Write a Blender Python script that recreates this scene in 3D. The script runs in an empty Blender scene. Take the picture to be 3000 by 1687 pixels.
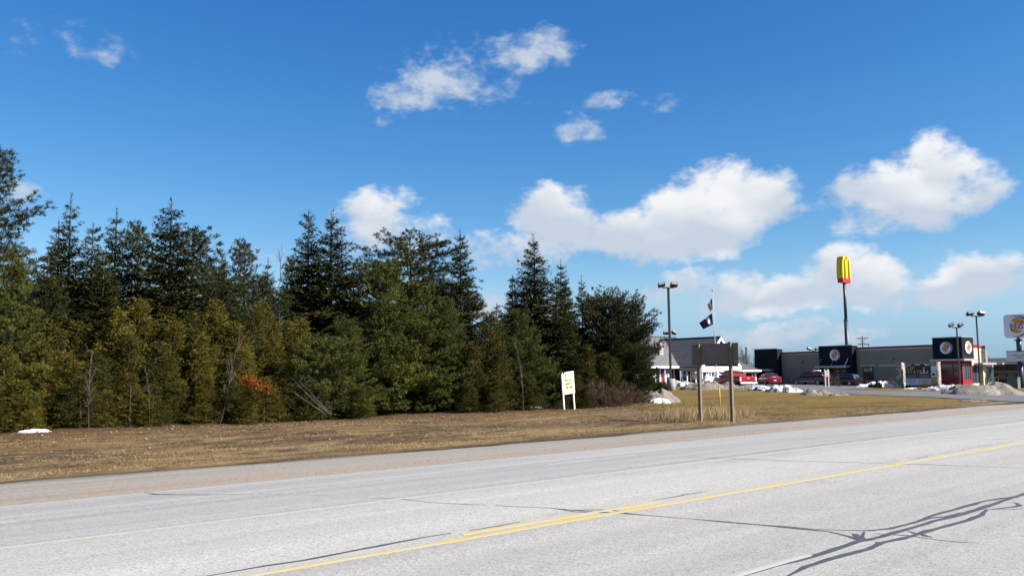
import bpy, math, random
import numpy as np
from mathutils import Vector, Matrix

rnd = random.Random(7)
R = math.radians
SC = bpy.context.scene
COL = SC.collection

# ------------------------------------------------------------------ camera
# world: +X runs along the main road to the right, +Y straight across it, Z up; road crown at z = 0
CAM_Z = 2.0
F_PX = 2598.0                      # focal length in pixels of the 3000 px wide photograph
YAW, PITCH, ROLL = R(46.7), R(5.75), 0.010
cam_data = bpy.data.cameras.new('camera')
cam = bpy.data.objects.new('camera', cam_data)
COL.objects.link(cam)
cam_data.sensor_width = 36.0
cam_data.lens = 36.0 * F_PX / 3000.0
cam_data.clip_start = 0.1
cam_data.clip_end = 12000
fwd = Vector((math.cos(YAW) * math.cos(PITCH), math.sin(YAW) * math.cos(PITCH), math.sin(PITCH)))
rgt0 = Vector((math.sin(YAW), -math.cos(YAW), 0))
up0 = rgt0.cross(fwd)
rgt = rgt0 * math.cos(ROLL) - up0 * math.sin(ROLL)
up = up0 * math.cos(ROLL) + rgt0 * math.sin(ROLL)
m3 = Matrix((rgt, up, -fwd)).transposed()
cam.matrix_world = Matrix.Translation((0, 0, CAM_Z)) @ m3.to_4x4()
SC.camera = cam

# ------------------------------------------------------------------ light
SUN_AZ, SUN_EL = R(-62), R(37)
sun_dir = Vector((math.cos(SUN_AZ) * math.cos(SUN_EL), math.sin(SUN_AZ) * math.cos(SUN_EL), math.sin(SUN_EL)))
sd = bpy.data.lights.new('sun', 'SUN')
sd.energy = 5.0
sd.angle = R(0.53)
sd.color = (1.0, 0.955, 0.89)
sun = bpy.data.objects.new('sun', sd)
COL.objects.link(sun)
sun.rotation_euler = (-sun_dir).to_track_quat('-Z', 'Y').to_euler()
SKY_STRENGTH = 0.05
SC.view_settings.view_transform = 'Standard'
SC.view_settings.look = 'None'
SC.view_settings.gamma = 1
SC.view_settings.exposure = 1.15
SC.view_settings.use_curve_mapping = False
SC.cycles.max_bounces = 6
SC.cycles.diffuse_bounces = 3
SC.cycles.glossy_bounces = 3
SC.cycles.transmission_bounces = 4
SC.cycles.transparent_max_bounces = 6
SC.cycles.use_denoising = True


def ray(px, py):
    """direction through a pixel of the 3000 x 1687 photograph"""
    d = fwd * F_PX + rgt * (px - 1500.0) - up * (py - 843.5)
    return d.normalized()


# ------------------------------------------------------------------ world: sky + clouds
K = 3000.0 / 2576.0
world = bpy.data.worlds.new('World')
SC.world = world
world.use_nodes = True
wn = world.node_tree
wn.nodes.clear()


def wnode(t, **kw):
    n = wn.nodes.new(t)
    for k, v in kw.items():
        setattr(n, k, v)
    return n


def wmath(op, a, b=None, c=None, clamp=False):
    n = wnode('ShaderNodeMath', operation=op, use_clamp=clamp)
    for i, v in enumerate((a, b, c)):
        if v is None:
            continue
        if isinstance(v, (int, float)):
            n.inputs[i].default_value = v
        else:
            wn.links.new(v, n.inputs[i])
    return n.outputs[0]


sky = wnode('ShaderNodeTexSky', sky_type='NISHITA')
sky.sun_disc = False
sky.sun_elevation = SUN_EL
sky.sun_rotation = math.atan2(sun_dir.x, sun_dir.y)
sky.altitude = 200
sky.air_density = 1.0
sky.dust_density = 0.25
sky.ozone_density = 2.2
hsv = wnode('ShaderNodeHueSaturation')
hsv.inputs['Saturation'].default_value = 1.22
hsv.inputs['Value'].default_value = 1.0
wn.links.new(sky.outputs[0], hsv.inputs['Color'])
scs = wnode('ShaderNodeSeparateColor')
wn.links.new(hsv.outputs[0], scs.inputs[0])
cb_ = wmath('MULTIPLY', wmath('POWER', wmath('MULTIPLY', scs.outputs[2], .174), .80), 7.35)
cg_ = wmath('MULTIPLY', wmath('POWER', wmath('MULTIPLY', scs.outputs[1], .2233), 1.06), 5.0)
cr_ = wmath('MULTIPLY', wmath('POWER', wmath('MULTIPLY', scs.outputs[0], .3737), 1.42), 2.55)
cg_ = wmath('MINIMUM', cg_, wmath('MULTIPLY', cb_, .78))
cr_ = wmath('MINIMUM', cr_, wmath('MULTIPLY', cb_, .50))
sky_rgb = wnode('ShaderNodeCombineColor')
wn.links.new(cr_, sky_rgb.inputs[0])
wn.links.new(cg_, sky_rgb.inputs[1])
wn.links.new(cb_, sky_rgb.inputs[2])

tc = wnode('ShaderNodeTexCoord')
sep = wnode('ShaderNodeSeparateXYZ')
wn.links.new(tc.outputs['Generated'], sep.inputs[0])
az = wmath('ARCTAN2', sep.outputs[1], sep.outputs[0])
el = wmath('ARCSINE', sep.outputs[2])
comb = wnode('ShaderNodeCombineXYZ')
wn.links.new(az, comb.inputs[0])
wn.links.new(el, comb.inputs[1])
# domain warp so that cloud rims billow
nz0 = wnode('ShaderNodeTexNoise')
nz0.inputs['Scale'].default_value = 9.0
nz0.inputs['Detail'].default_value = 3.0
wn.links.new(tc.outputs['Generated'], nz0.inputs['Vector'])
vsub = wnode('ShaderNodeVectorMath', operation='MULTIPLY_ADD')
vsub.inputs[1].default_value = (0.085, 0.05, 0.0)
vsub.inputs[2].default_value = (-0.0425, -0.025, 0.0)
wn.links.new(nz0.outputs['Color'], vsub.inputs[0])
vadd = wnode('ShaderNodeVectorMath', operation='ADD')
wn.links.new(comb.outputs[0], vadd.inputs[0])
wn.links.new(vsub.outputs[0], vadd.inputs[1])
P2 = vadd.outputs[0]

# (x, y, half width, half height) as seen, weight: 1 = solid cumulus, < 0.5 = wisps
CL = [(185, 100, 80, 50, .16),
      (1010, 245, 100, 48, .42), (1115, 215, 110, 66, .42), (1225, 165, 110, 62, .40), (1340, 140, 95, 58, .42),
      (1170, 195, 210, 80, .50), (1130, 95, 55, 35, .15), (1260, 240, 120, 45, .2),
      (1590, 240, 120, 24, .32), (1500, 272, 80, 22, .30), (1650, 222, 60, 14, .26), (1430, 310, 50, 26, .12),
      (930, 540, 120, 80, .75), (1030, 575, 130, 72, .75), (900, 600, 90, 50, .6), (1240, 625, 150, 60, .55),
      (1410, 545, 125, 82, 1.0), (1590, 570, 130, 70, .9), (1745, 555, 190, 100, 1.0), (1870, 500, 130, 92, 1.0), (1950, 545, 110, 40, .6), (1700, 625, 110, 40, .6),
      (2350, 445, 130, 92, 1.0), (2215, 500, 140, 88, 1.0), (2310, 520, 130, 66, .9), (2170, 560, 90, 60, .7), (2440, 470, 60, 60, .7),
      (1810, 725, 120, 60, .85), (1990, 740, 150, 55, .8), (2140, 705, 130, 74, 1.0), (2190, 750, 90, 38, .6),
      (1960, 838, 110, 40, .8), (2080, 850, 90, 30, .65), (1650, 760, 80, 40, .35),
      (2510, 705, 110, 56, .85), (2380, 740, 90, 42, .65), (2340, 640, 40, 22, .12),
      (650, 640, 90, 36, .5), (60, 480, 60, 50, .4), (1230, 770, 60, 30, .5), (540, 630, 60, 30, .35)]
blobs = []
for (x, y, hw, hh, w) in CL:
    d = ray(x * K, y * K)
    a, e = math.atan2(d.y, d.x), math.asin(d.z)
    blobs.append((a, e, hw * K / F_PX * 1.10 / max(.4, math.cos(e)), hh * K / F_PX * 1.08, min(1.05, w * 1.04)))
crnd = random.Random(3)
for i in range(18):                # the same kind of sky all the way round
    a = crnd.uniform(R(92), R(354)) if i < 15 else crnd.uniform(R(-170), R(0))
    if a > math.pi:
        a -= 2 * math.pi
    e = R(4) + R(34) * crnd.random() ** 1.5
    s = crnd.uniform(.03, .085)
    blobs.append((a, e, s * 1.7, s * .62 + .01, crnd.choice((.3, .5, .7, .9, 1.0))))


def cloud_mask(src, lst):
    mk = None
    for (a, e, sa, se, w) in lst:
        n = wnode('ShaderNodeVectorMath', operation='MULTIPLY_ADD')
        n.inputs[1].default_value = (1 / sa, 1 / se, 0)
        n.inputs[2].default_value = (-a / sa, -e / se, 0)
        wn.links.new(src, n.inputs[0])
        dt = wnode('ShaderNodeVectorMath', operation='DOT_PRODUCT')
        wn.links.new(n.outputs[0], dt.inputs[0])
        wn.links.new(n.outputs[0], dt.inputs[1])
        v = wmath('MULTIPLY_ADD', dt.outputs['Value'], -w * .9, w)   # w at the heart, 0 at the rim
        mk = v if mk is None else wmath('SMOOTH_MAX', mk, v, .12)
    return mk


mask = cloud_mask(P2, blobs)
vdn = wnode('ShaderNodeVectorMath', operation='ADD')           # the same clouds looked up a little lower
vdn.inputs[1].default_value = (0.006, -0.020, 0)
wn.links.new(P2, vdn.inputs[0])
maskd = cloud_mask(vdn.outputs[0], [q for q in blobs if q[4] >= .56])
fb = wnode('ShaderNodeTexNoise')
fb.inputs['Scale'].default_value = 13.0
fb.inputs['Detail'].default_value = 4.0
fb.inputs['Roughness'].default_value = 0.62
mp = wnode('ShaderNodeMapping')
mp.inputs['Scale'].default_value = (1, 1, 1.7)
wn.links.new(tc.outputs['Generated'], mp.inputs['Vector'])
wn.links.new(mp.outputs[0], fb.inputs['Vector'])
nzv = wmath('MULTIPLY_ADD', fb.outputs['Fac'], 2.5, -1.30)
fb2 = wnode('ShaderNodeTexNoise')
fb2.inputs['Scale'].default_value = 46.0
fb2.inputs['Detail'].default_value = 5.0
fb2.inputs['Roughness'].default_value = 0.65
wn.links.new(mp.outputs[0], fb2.inputs['Vector'])
nzv = wmath('ADD', nzv, wmath('MULTIPLY_ADD', fb2.outputs['Fac'], .75, -.375))
dens = wmath('ADD', mask, nzv)
mr = wnode('ShaderNodeMapRange', interpolation_type='SMOOTHSTEP')
mr.inputs['From Min'].default_value = 0.0
mr.inputs['From Max'].default_value = 0.74
wn.links.new(dens, mr.inputs['Value'])
# thin air veil low over the horizon
cl_fac = mr.outputs[0]
# self shading of the clouds: thick hearts turn grey underneath
nz2 = wnode('ShaderNodeTexNoise')
nz2.inputs['Scale'].default_value = 11.0
nz2.inputs['Detail'].default_value = 5.0
wn.links.new(mp.outputs[0], nz2.inputs['Vector'])
ccr = wnode('ShaderNodeMix', data_type='RGBA')
ccr.inputs['A'].default_value = (8.2, 8.3, 8.5, 1)
ccr.inputs['B'].default_value = (5.2, 5.9, 6.9, 1)
shv = wnode('ShaderNodeMapRange', interpolation_type='SMOOTHSTEP')
shv.inputs['From Min'].default_value = -0.42
shv.inputs['From Max'].default_value = 0.52
lowr = wmath('SUBTRACT', mask, maskd)
wn.links.new(wmath('ADD', lowr, wmath('MULTIPLY_ADD', nz2.outputs['Fac'], 1.6, -.8)), shv.inputs['Value'])
wn.links.new(shv.outputs[0], ccr.inputs['Factor'])
mx = wnode('ShaderNodeMix', data_type='RGBA')
wn.links.new(cl_fac, mx.inputs['Factor'])
wn.links.new(sky_rgb.outputs[0], mx.inputs['A'])
wn.links.new(ccr.outputs['Result'], mx.inputs['B'])
bg = wnode('ShaderNodeBackground')
bg.inputs['Strength'].default_value = SKY_STRENGTH
wn.links.new(mx.outputs['Result'], bg.inputs['Color'])
wo = wnode('ShaderNodeOutputWorld')
wn.links.new(bg.outputs[0], wo.inputs['Surface'])


# ------------------------------------------------------------------ terrain height
_PY = np.array([-3000, -30, -4, 0, 1.7, 5.3, 8.8, 10.6, 12.5, 18.4, 22.4, 24.0, 26.0, 30.0, 38.0, 50.0, 3000])
_PZ = np.array([-.6, -.5, -.32, -.26, -.20, -.11, -.036, 0, -.036, -.24, -.22, -.24, -.33, -.24, -.02, .10, .10])


def gz(X, Y):
    X = np.asarray(X, float)
    Y = np.asarray(Y, float)
    z = np.interp(Y, _PY, _PZ)
    z = z + .9 * np.exp(-(((X - 95) / 28) ** 2 + ((Y - 75) / 25) ** 2)) * np.clip((Y - 20) / 12, 0, 1)
    k = np.clip((Y - 23.5) / 3, 0, 1) * np.clip((70 - Y) / 10, 0, 1) * np.clip((66 - X) / 8, 0, 1)
    z = z + k * (.07 * np.sin(X * .31 + 1.3 * np.sin(Y * .23)) * np.cos(Y * .37 + .2) + .035 * np.sin(X * 1.13 + Y * .8) * np.sin(Y * 1.3))
    return z


def g1(X, Y):
    return float(gz(X, Y))


def on_ground(px, py):
    d = ray(px, py)
    t = 5.0
    o = Vector((0, 0, CAM_Z))
    lo, hi = 1.0, 900.0
    # march then bisect
    t = 3.0
    while t < 900:
        p = o + d * t
        if p.z < g1(p.x, p.y):
            break
        lo = t
        t *= 1.02
    hi = t
    for _ in range(30):
        mid = (lo + hi) / 2
        p = o + d * mid
        if p.z < g1(p.x, p.y):
            hi = mid
        else:
            lo = mid
    return o + d * hi


def at_y(px, py, Y):
    d = ray(px, py)
    return Vector((0, 0, CAM_Z)) + d * (Y / d.y)


def at_x(px, py, X):
    d = ray(px, py)
    return Vector((0, 0, CAM_Z)) + d * (X / d.x)


def at_z(px, py, Z):
    """point at axial distance Z (metres along the level forward direction)"""
    d = ray(px, py)
    hf = math.cos(YAW) * d.x + math.sin(YAW) * d.y
    return Vector((0, 0, CAM_Z)) + d * (Z / hf)


# ------------------------------------------------------------------ materials
def mat(name, col, rough=.7, var=0.0, vscale=3.0, col2=None, bump=0.0, bscale=20.0, metal=0.0, spec=.5, obj=False, emit=None):
    if min(col) < .55:
        col = tuple(c * .74 for c in col)
        col2 = tuple(c * .74 for c in col2) if col2 else None
    m = bpy.data.materials.new(name)
    m.use_nodes = True
    nt = m.node_tree
    b = nt.nodes['Principled BSDF']
    b.inputs['Roughness'].default_value = rough
    b.inputs['Metallic'].default_value = metal
    b.inputs['Specular IOR Level'].default_value = spec
    b.inputs['Base Color'].default_value = (*col, 1)
    if var > 0 or col2 or bump > 0:
        g = nt.nodes.new('ShaderNodeTexCoord')
    if var > 0 or col2:
        n = nt.nodes.new('ShaderNodeTexNoise')
        n.inputs['Scale'].default_value = vscale
        n.inputs['Detail'].default_value = 6
        n.inputs['Roughness'].default_value = .65
        nt.links.new(g.outputs['Object'], n.inputs['Vector'])
        x = nt.nodes.new('ShaderNodeMix')
        x.data_type = 'RGBA'
        c2 = col2 if col2 else tuple(c * (1 - var) for c in col)
        c1 = col if col2 else tuple(min(1, c * (1 + var)) for c in col)
        x.inputs['A'].default_value = (*c1, 1)
        x.inputs['B'].default_value = (*c2, 1)
        r = nt.nodes.new('ShaderNodeMapRange')
        r.inputs['From Min'].default_value = .35
        r.inputs['From Max'].default_value = .65
        nt.links.new(n.outputs['Fac'], r.inputs['Value'])
        nt.links.new(r.outputs[0], x.inputs['Factor'])
        nt.links.new(x.outputs['Result'], b.inputs['Base Color'])
    if bump > 0:
        n2 = nt.nodes.new('ShaderNodeTexNoise')
        n2.inputs['Scale'].default_value = bscale
        n2.inputs['Detail'].default_value = 4
        nt.links.new(g.outputs['Object'], n2.inputs['Vector'])
        bp = nt.nodes.new('ShaderNodeBump')
        bp.inputs['Strength'].default_value = bump
        bp.inputs['Distance'].default_value = .05
        nt.links.new(n2.outputs['Fac'], bp.inputs['Height'])
        nt.links.new(bp.outputs[0], b.inputs['Normal'])
    return m


class NT:
    alb = .72
    """small helper to write node graphs"""
    def __init__(self, m):
        self.nt = m.node_tree

    def n(self, t, **kw):
        x = self.nt.nodes.new(t)
        for k, v in kw.items():
            setattr(x, k, v)
        return x

    def l(self, a, b):
        self.nt.links.new(a, b)

    def math(self, op, a, b=None, c=None, clamp=False):
        x = self.n('ShaderNodeMath', operation=op, use_clamp=clamp)
        for i, v in enumerate((a, b, c)):
            if v is None:
                continue
            if isinstance(v, (int, float)):
                x.inputs[i].default_value = v
            else:
                self.l(v, x.inputs[i])
        return x.outputs[0]

    def noise(self, vec, scale, detail=5, rough=.6, dist=0):
        x = self.n('ShaderNodeTexNoise')
        x.inputs['Scale'].default_value = scale
        x.inputs['Detail'].default_value = detail
        x.inputs['Roughness'].default_value = rough
        x.inputs['Distortion'].default_value = dist
        if vec is not None:
            self.l(vec, x.inputs['Vector'])
        return x.outputs['Fac']

    def rng(self, v, a, b, c=0.0, d=1.0, smooth=False):
        x = self.n('ShaderNodeMapRange')
        if smooth:
            x.interpolation_type = 'SMOOTHSTEP'
        x.inputs['From Min'].default_value = a
        x.inputs['From Max'].default_value = b
        x.inputs['To Min'].default_value = c
        x.inputs['To Max'].default_value = d
        self.l(v, x.inputs['Value'])
        return x.outputs[0]

    def mix(self, f, a, b):
        x = self.n('ShaderNodeMix', data_type='RGBA')
        for nm, v in (('Factor', f), ('A', a), ('B', b)):
            if isinstance(v, (int, float)):
                x.inputs[nm].default_value = v
            elif isinstance(v, tuple):
                x.inputs[nm].default_value = (*(c * self.alb for c in v), 1)
            else:
                self.l(v, x.inputs[nm])
        return x.outputs['Result']

    def mapv(self, vec, scale):
        x = self.n('ShaderNodeMapping')
        x.inputs['Scale'].default_value = scale
        self.l(vec, x.inputs['Vector'])
        return x.outputs[0]


def new_mat(name, rough=.9, spec=.3):
    m = bpy.data.materials.new(name)
    m.use_nodes = True
    b = m.node_tree.nodes['Principled BSDF']
    b.inputs['Roughness'].default_value = rough
    b.inputs['Specular IOR Level'].default_value = spec
    return m, NT(m), b


def bump(h, b, height, strength=.5, dist=.05):
    x = h.n('ShaderNodeBump')
    x.inputs['Strength'].default_value = strength
    x.inputs['Distance'].default_value = dist
    h.l(height, x.inputs['Height'])
    h.l(x.outputs[0], b.inputs['Normal'])


# asphalt: bleached near lanes, darker resurfaced far lanes, wheel tracks along X
def mk_asphalt():
    m, h, b = new_mat('asphalt', .95, .12)
    geo = h.n('ShaderNodeNewGeometry')
    pos = geo.outputs['Position']
    sp = h.n('ShaderNodeSeparateXYZ')
    h.l(pos, sp.inputs[0])
    big = h.noise(h.mapv(pos, (.05, .5, 1)), 1.0, 5)
    fine = h.noise(pos, 34.0, 3, .7)
    fine2 = h.noise(pos, 11.0, 3, .7)
    vor = h.n('ShaderNodeTexVoronoi')
    vor.inputs['Scale'].default_value = 17
    h.l(pos, vor.inputs['Vector'])
    wob = h.math('MULTIPLY_ADD', h.noise(pos, .8, 2), .3, sp.outputs[1])
    far = h.rng(wob, 12.62, 12.78)
    near = h.rng(wob, 9.02, 8.9)
    col_mid = (.495, .474, .432)
    col_near = (.44, .421, .385)
    base = h.mix(near, col_mid, col_near)
    tr = h.noise(h.mapv(pos, (.012, 1.3, 0)), 1.0, 3)
    farc = h.mix(h.rng(tr, .35, .65), (.385, .373, .348), (.455, .44, .41))
    base = h.mix(far, base, farc)
    spk = h.rng(fine, .36, .68, .72, 1.22)
    spk = h.math('MULTIPLY', spk, h.rng(fine2, .3, .7, .9, 1.1))
    spk = h.math('MULTIPLY', spk, h.rng(big, .3, .7, .93, 1.06))
    track = h.noise(h.mapv(pos, (.02, .95, 0)), 1.0, 4, .6)
    spk = h.math('MULTIPLY', spk, h.rng(track, .35, .65, .90, 1.06))
    blot = h.noise(h.mapv(pos, (.35, .8, 0)), 1.0, 5, .65)
    spk = h.math('MULTIPLY', spk, h.rng(blot, .56, .72, 1.0, .88))
    # scattered dark stones in the chip seal
    hole = h.rng(vor.outputs['Distance'], .14, .30, .5, 1.0)
    vcol = h.n('ShaderNodeSeparateColor')
    h.l(vor.outputs['Color'], vcol.inputs[0])
    pick = h.rng(vcol.outputs[0], .18, .22)
    hole = h.math('MAXIMUM', hole, pick)
    spk = h.math('MULTIPLY', spk, hole)
    mul = h.n('ShaderNodeVectorMath', operation='SCALE')
    h.l(base, mul.inputs[0])
    h.l(spk, mul.inputs['Scale'])
    h.l(mul.outputs[0], b.inputs['Base Color'])
    bump(h, b, fine, .35, .012)
    return m


def mk_shoulder():
    m, h, b = new_mat('gravel_shoulder', .95, .2)
    geo = h.n('ShaderNodeNewGeometry')
    pos = geo.outputs['Position']
    sp = h.n('ShaderNodeSeparateXYZ')
    h.l(pos, sp.inputs[0])
    n1 = h.noise(pos, 9.0, 5, .7)
    n2 = h.noise(h.mapv(pos, (.15, 1.6, 1)), 1.0, 5)
    n3 = h.noise(pos, 38.0, 3, .7)
    wob = h.math('MULTIPLY_ADD', n2, 1.5, sp.outputs[1])
    pink = h.rng(wob, 20.35, 20.75)
    c = h.mix(pink, (.39, .318, .252), (.38, .34, .285))
    c = h.mix(h.rng(n1, .45, .68), c, (.27, .235, .195))
    c = h.mix(h.math('MULTIPLY', h.rng(h.noise(h.mapv(pos, (.05, 3.2, 1)), 1.0, 4), .5, .66), .55), c, (.25, .215, .175))
    c = h.mix(h.rng(wob, 22.35, 23.15), c, (.105, .085, .062))
    c = h.mix(h.rng(n3, .66, .72), c, (.07, .06, .05))
    c = h.mix(h.rng(n3, .36, .30), c, (.42, .39, .34))
    h.l(c, b.inputs['Base Color'])
    bump(h, b, h.math('ADD', n3, n1), .6, .03)
    return m


def mk_ground():
    m, h, b = new_mat('dead_grass_ground', .97, .1)
    geo = h.n('ShaderNodeNewGeometry')
    pos = geo.outputs['Position']
    sp = h.n('ShaderNodeSeparateXYZ')
    h.l(pos, sp.inputs[0])
    X, Y = sp.outputs[0], sp.outputs[1]
    flat = h.mapv(pos, (1, 1, 0))
    streak = h.noise(h.mapv(pos, (.16, .55, 0)), 1.0, 6, .62, .4)
    mid = h.noise(flat, .9, 6, .68)
    fine = h.noise(flat, 7.5, 5, .72)
    vfine = h.noise(flat, 15.0, 4, .75)
    # verge: straw tufts, bare dark soil, leaf litter towards the trees
    soil = (.070, .047, .030)
    straw = (.46, .325, .16)
    brown = (.165, .105, .05)
    c = h.mix(h.rng(fine, .38, .62), (.155, .092, .044), (.285, .185, .090))
    strawy = h.rng(h.math('ADD', streak, h.rng(Y, 22.5, 32, .12, -.03)), .47, .60)
    c = h.mix(h.math('MULTIPLY', strawy, .9), c, h.mix(h.rng(fine, .35, .62), straw, (.27, .18, .08)))
    bare = h.rng(h.math('ADD', h.noise(h.mapv(pos, (.10, .42, 0)), 1.3, 6, .66, .5), h.rng(h.math('ABSOLUTE', h.math('SUBTRACT', Y, 29.5)), 0, 4, .09, -.02)), .50, .58)
    c = h.mix(h.math('MULTIPLY', bare, .8), c, h.mix(h.rng(fine, .35, .65), soil, (.105, .075, .048)))
    pat = h.noise(h.mapv(pos, (.55, 1.5, 0)), 1.0, 7, .74, .8)
    c = h.mix(h.math('MULTIPLY', h.rng(pat, .545, .60), .75), c, h.mix(h.rng(fine, .3, .6), (.52, .385, .20), (.33, .235, .12)))
    c = h.mix(h.math('MULTIPLY', h.rng(pat, .455, .40), .85), c, h.mix(h.rng(fine, .3, .7), (.045, .031, .020), (.11, .075, .045)))
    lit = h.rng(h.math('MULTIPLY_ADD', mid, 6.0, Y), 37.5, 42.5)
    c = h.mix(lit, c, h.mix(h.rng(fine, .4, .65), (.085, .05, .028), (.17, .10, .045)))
    # mown lawn to the right
    wx = h.math('MULTIPLY_ADD', mid, 5.0, X)
    lawn = h.math('MULTIPLY', h.rng(wx, 46, 52), h.rng(h.math('MULTIPLY_ADD', mid, 3.0, Y), 26.8, 29.5))
    lc = h.mix(h.rng(mid, .35, .65), (.255, .168, .045), (.19, .128, .033))
    lc = h.mix(h.rng(fine, .45, .75), lc, (.31, .21, .08))
    lc = h.mix(h.math('MULTIPLY', h.rng(h.noise(h.mapv(pos, (.06, .25, 0)), 1.0, 6, .68), .50, .60), .7), lc, (.12, .085, .028))
    c = h.mix(lawn, c, lc)
    edge = h.rng(h.math('MULTIPLY_ADD', mid, 1.6, Y), 23.9, 23.1)
    c = h.mix(edge, c, h.mix(fine, (.055, .04, .028), (.12, .09, .06)))
    c = h.mix(h.rng(vfine, .60, .70), c, (.40, .30, .17))
    c = h.mix(h.rng(vfine, .42, .32), c, (.05, .035, .022))
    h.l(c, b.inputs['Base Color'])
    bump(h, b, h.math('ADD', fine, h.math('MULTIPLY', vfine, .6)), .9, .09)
    return m


def mk_snow(name, dirt):
    m, h, b = new_mat(name, .8, .3)
    h.alb = .95
    tcn = h.n('ShaderNodeTexCoord')
    pos = tcn.outputs['Object']
    n1 = h.noise(pos, 1.3, 6, .7)
    n2 = h.noise(pos, 5.0, 5, .72)
    n3 = h.noise(pos, 14.0, 3, .6)
    geo = h.n('ShaderNodeNewGeometry')
    white = (.82, .83, .85)
    grey = (.22, .19, .16)
    k = h.rng(h.math('MULTIPLY_ADD', n2, .45, n1), .86 - dirt * .5, 1.0 - dirt * .5)
    c = h.mix(k, white, grey)
    c = h.mix(h.math('MULTIPLY', h.rng(n2, .54, .62), min(1, dirt * 1.4)), c, (.085, .066, .05))
    c = h.mix(h.math('MULTIPLY', h.rng(n3, .45, .37), min(1, dirt * 1.2)), c, (.12, .098, .078))
    h.l(c, b.inputs['Base Color'])
    bump(h, b, h.math('ADD', n2, n3), .7, .12)
    return m


def mk_foliage(name, dark, light, alt, ALB=.78):
    """needle colour: per blade tint attribute + per tree shift"""
    m, h, b = new_mat(name, .85, .06)
    h.alb = ALB
    at = h.n('ShaderNodeAttribute', attribute_name='tint')
    oi = h.n('ShaderNodeObjectInfo')
    c = h.mix(h.rng(at.outputs['Fac'], .15, .85), dark, light)
    c = h.mix(h.math('MULTIPLY', h.rng(oi.outputs['Random'], 0, 1), .55), c, alt)
    br = h.rng(at.outputs['Fac'], .965, .97)
    c = h.mix(h.math('MULTIPLY', br, .8), c, (.14, .075, .03))
    h.l(c, b.inputs['Base Color'])
    return m


def mk_paint(name, col, under, wear):
    m, h, b = new_mat(name, .75, .35)
    geo = h.n('ShaderNodeNewGeometry')
    pos = geo.outputs['Position']
    n1 = h.noise(pos, 22, 4, .75)
    n2 = h.noise(pos, 1.1, 4, .6)
    k = h.rng(h.math('MULTIPLY_ADD', n2, .7, n1), .85 - wear * .6 + .25, 1.05 - wear * .6 + .25)
    h.l(h.mix(k, col, under), b.inputs['Base Color'])
    return m


def mk_shingle(name, c1, c2):
    m, h, b = new_mat(name, .9, .25)
    tcn = h.n('ShaderNodeTexCoord')
    br = h.n('ShaderNodeTexBrick')
    br.inputs['Scale'].default_value = 1.0
    br.inputs['Brick Width'].default_value = .9
    br.inputs['Row Height'].default_value = .16
    br.inputs['Mortar Size'].default_value = .012
    c1 = tuple(x * .72 for x in c1)
    br.inputs['Color1'].default_value = (*c1, 1)
    br.inputs['Color2'].default_value = (*(x * .72 for x in c2), 1)
    br.inputs['Mortar'].default_value = (*(x * .5 for x in c1), 1)
    h.l(tcn.outputs['UV'], br.inputs['Vector'])
    n = h.noise(tcn.outputs['UV'], 1.4, 5)
    c = h.mix(h.math('MULTIPLY', h.rng(n, .4, .65), .5), br.outputs['Color'], c2)
    h.l(c, b.inputs['Base Color'])
    bump(h, b, br.outputs['Fac'], -.4, .02)
    return m


def mk_siding(name, c1):
    m, h, b = new_mat(name, .65, .3)
    tcn = h.n('ShaderNodeTexCoord')
    sp = h.n('ShaderNodeSeparateXYZ')
    h.l(tcn.outputs['Object'], sp.inputs[0])
    fr = h.math('FRACT', h.math('MULTIPLY', sp.outputs[2], 7.0))
    n = h.noise(tcn.outputs['Object'], 2.0, 4)
    c = h.mix(h.rng(n, .35, .65), c1, tuple(x * .82 for x in c1))
    h.l(c, b.inputs['Base Color'])
    bump(h, b, fr, .6, .03)
    return m


M = {}
M['asphalt'] = mk_asphalt()
M['shoulder'] = mk_shoulder()
M['ground'] = mk_ground()
M['lot'] = mat('lot_asphalt', (.135, .132, .132), .9, .22, .35, bump=.3, bscale=30)
M['snow'] = mk_snow('clean_snow', .12)
M['snow_dirty'] = mk_snow('dirty_snow', .8)
M['snow_mid'] = mk_snow('half_melted_snow', .42)
M['yellow_paint'] = mk_paint('yellow_road_paint', (.66, .46, .07), (.50, .46, .36), .52)
M['yellow_worn'] = mk_paint('worn_yellow_road_paint', (.60, .49, .17), (.48, .455, .40), .86)
M['white_worn'] = mk_paint('worn_white_road_paint', (.68, .67, .64), (.47, .455, .42), 1.02)
M['white_edge'] = mk_paint('white_edge_paint', (.62, .61, .585), (.41, .40, .37), 1.0)
M['tar'] = mat('crack_tar', (.068, .068, .078), .7, .3, 8)
M['tar_thin'] = mk_paint('thin_crack_tar', (.09, .09, .095), (.50, .485, .455), .55)
M['spruce'] = mk_foliage('spruce_needles', (.014, .018, .006), (.060, .064, .015), (.031, .036, .011))
M['pine'] = mk_foliage('pine_needles', (.020, .028, .010), (.072, .084, .024), (.034, .050, .018))
M['bright_pine'] = mk_foliage('young_pine_needles', (.033, .042, .011), (.145, .150, .030), (.066, .082, .021))
M['dark_pine'] = mk_foliage('dark_pine_needles', (.015, .021, .007), (.060, .066, .017), (.032, .039, .012))
M['cedar'] = mk_foliage('cedar_sprays', (.038, .036, .008), (.215, .176, .028), (.10, .082, .014))
M['cedar_green'] = mk_foliage('green_cedar_sprays', (.024, .028, .007), (.125, .112, .022), (.058, .060, .015))
M['dead_cedar'] = mk_foliage('dead_orange_sprays', (.12, .040, .008), (.25, .088, .02), (.19, .065, .014))
M['bark'] = mat('bark', (.105, .080, .060), .95, .35, 9, bump=.6, bscale=30)
M['bark_grey'] = mat('grey_bark', (.105, .086, .068), .95, .25, 12)
M['twig'] = mat('twigs', (.135, .095, .068), .95, .25, 8)
M['straw'] = mk_foliage('straw_blades', (.17, .115, .05), (.48, .35, .18), (.33, .23, .11))
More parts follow.
